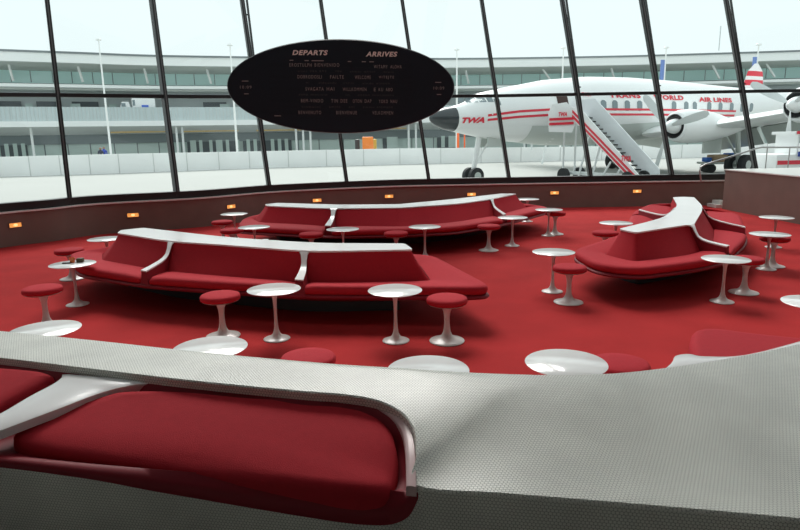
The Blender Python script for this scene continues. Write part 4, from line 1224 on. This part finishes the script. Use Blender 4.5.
for P0, w_, h_, nm in ((lo+Vector((-.55, -.26, -.02)), .42, .2, 'l'), (top+dn*(RUN-.9)-sd*(W/2+.09)+Vector((0, 0, -(top.z-GZ)+1.15)), .55, .25, 'd')):
    bm = text_mesh('TWA', .05, .2, 1)
    ax = Vector((1, -.08, 0)) if nm == 'l' else dn
    for v in bm.verts: v.co = P0 + ax*(v.co.x*w_) + Vector((0, 0, v.co.y*h_)) - SO
    obj('lettering', bm, m_pred, st, smooth=False)
bm = new()
for q in (.25, .6):
    b = top+dn*RUN*q
    for s_ in (-1, 1):
        beam(bm, b+sd*s_*W*.45+Vector((0, 0, -(top.z-GZ)*q-.2))-SO, Vector((b.x, b.y, GZ+.2))-dn*.6+sd*s_*W*.45-SO, .07, .07)
beam(bm, Vector((top.x, top.y, GZ+.45))-dn*.8-SO, Vector((top.x, top.y, GZ+.45))+dn*3.9-SO, .7, .12)
beam(bm, top-dn*.7-sd*.4-SO+Vector((0, 0, -.1)), Vector((top.x, top.y, GZ+.4))-dn*.7-sd*.4-SO, .08, .08)
beam(bm, top-dn*.7+sd*.4-SO+Vector((0, 0, -.1)), Vector((top.x, top.y, GZ+.4))-dn*.7+sd*.4-SO, .08, .08)
obj('undercarriage', bm, m_vw, st, smooth=False)
for q in (-.5, 3.5):
    for s_ in (-1, 1):
        c = Vector((top.x, top.y, GZ+.35))+dn*q+sd*s_*.55-SO
        bm = new(); tube(bm, [c-sd*.1, c+sd*.1], .35, 20); obj('wheel', bm, m_tyre, st)

# ground-service trailer at far right, boxes by the wheels, generator panel behind
def small_box(name, x, y0, Y, s, m, label, cat, z=None):
    p = atY(x, y0, Y)
    bm = new(); box(bm, (0, 0, s[2]/2), s, bev=min(s)*.08); o = obj(name, bm, m); o.location = (p.x, p.y, p.z-s[2]/2 if z is None else z); tag(o, label, cat); return o
tr = atY(785, 160, 26)
tl = empty('service_trailer', (tr.x, tr.y, GZ), .1, 'white service trailer with red bands outside at the far right', 'trailer')
bm = new(); box(bm, (.6, 0, 1.0), (3.0, 1.4, .9), bev=.06); obj('body', bm, m_vw, tl)
bm = new(); box(bm, (.6, -.71, 1.12), (2.9, .02, .16)); obj('red_band', bm, m_pred, tl, smooth=False)
bm = new(); box(bm, (.0, 0, 1.85), (.06, 1.3, .8)); box(bm, (2.0, 0, 1.85), (.06, 1.3, .8)); box(bm, (1.0, 0, 2.28), (2.4, 1.4, .12)); obj('canopy', bm, m_vw, tl, smooth=False)
bm = new(); box(bm, (1.0, -.71, 2.3), (2.3, .02, .12)); obj('canopy_band', bm, m_pred, tl, smooth=False)
bm = new(); box(bm, (.15, -.75, 1.45), (.35, .08, .2), bev=.02); obj('blue_case', bm, mat('case_blue', lin(.02, .06, .3), .5), tl)
for x_ in (-.4, 1.6):
    bm = new(); tube(bm, [(x_, -.6, .35), (x_, .6, .35)], .35, 18); obj('wheel', bm, m_tyre, tl)
m_blue = mat('tarpaulin_blue', lin(.05, .2, .7), .6); m_tanb = mat('cardboard', lin(.55, .38, .24), .8)
gz = GZ
t1 = atY(722, 160, 37)
dol = empty('baggage_dolly', (t1.x, t1.y, GZ), 0, 'flat dolly with blue and tan load behind the handrail', 'dolly')
bm = new(); box(bm, (0, 0, .55), (2.4, 1.2, .12)); obj('bed', bm, m_palu, dol, smooth=False)
bm = new(); box(bm, (-.2, 0, .82), (1.0, .9, .4), bev=.03); obj('tan_crate', bm, m_tanb, dol)
bm = new(); box(bm, (.55, 0, .85), (.6, .9, .5), bev=.05); obj('blue_cover', bm, m_blue, dol)
bm = new(); box(bm, (-.9, 0, .75), (.3, .7, .25), bev=.05); obj('blue_bag', bm, m_blue, dol)
for x_ in (-.8, .8):
    bm = new(); tube(bm, [(x_, -.5, .25), (x_, .5, .25)], .25, 16); obj('wheel', bm, m_tyre, dol)

# ------------------------------------------------------------------ light
w = bpy.data.worlds.new('sky'); S.world = w; w.use_nodes = True
nt = w.node_tree; bg = nt.nodes['Background']
tc = nt.nodes.new('ShaderNodeTexCoord'); ns = nt.nodes.new('ShaderNodeTexNoise'); ns.inputs['Scale'].default_value = 1.6; ns.inputs['Detail'].default_value = 3
nt.links.new(tc.outputs['Generated'], ns.inputs['Vector'])
cr = nt.nodes.new('ShaderNodeValToRGB'); cr.color_ramp.elements[0].position = .3; cr.color_ramp.elements[1].position = .7
cr.color_ramp.elements[0].color = (.78, .885, .895, 1); cr.color_ramp.elements[1].color = (.82, .92, .925, 1)
nt.links.new(ns.outputs['Fac'], cr.inputs[0]); nt.links.new(cr.outputs[0], bg.inputs[0])
bg.inputs[1].default_value = 1.0
sun = bpy.data.lights.new('hazy_sun', 'SUN'); sun.energy = 3.3; sun.angle = math.radians(34); sun.color = (1, .97, .93)
suno = bpy.data.objects.new('hazy_sun', sun); C.objects.link(suno)
suno.rotation_euler = Vector((.12, -.74, -.70)).to_track_quat('-Z', 'Y').to_euler()
S.view_settings.view_transform = 'Standard'; S.view_settings.look = 'None'; S.view_settings.gamma = 1
S.view_settings.use_curve_mapping = False
S.view_settings.exposure = 0.2
S.cycles.max_bounces = 8; S.cycles.diffuse_bounces = 4; S.cycles.transparent_max_bounces = 12
S.cycles.use_denoising = True
S.cycles.caustics_reflective = False; S.cycles.caustics_refractive = False
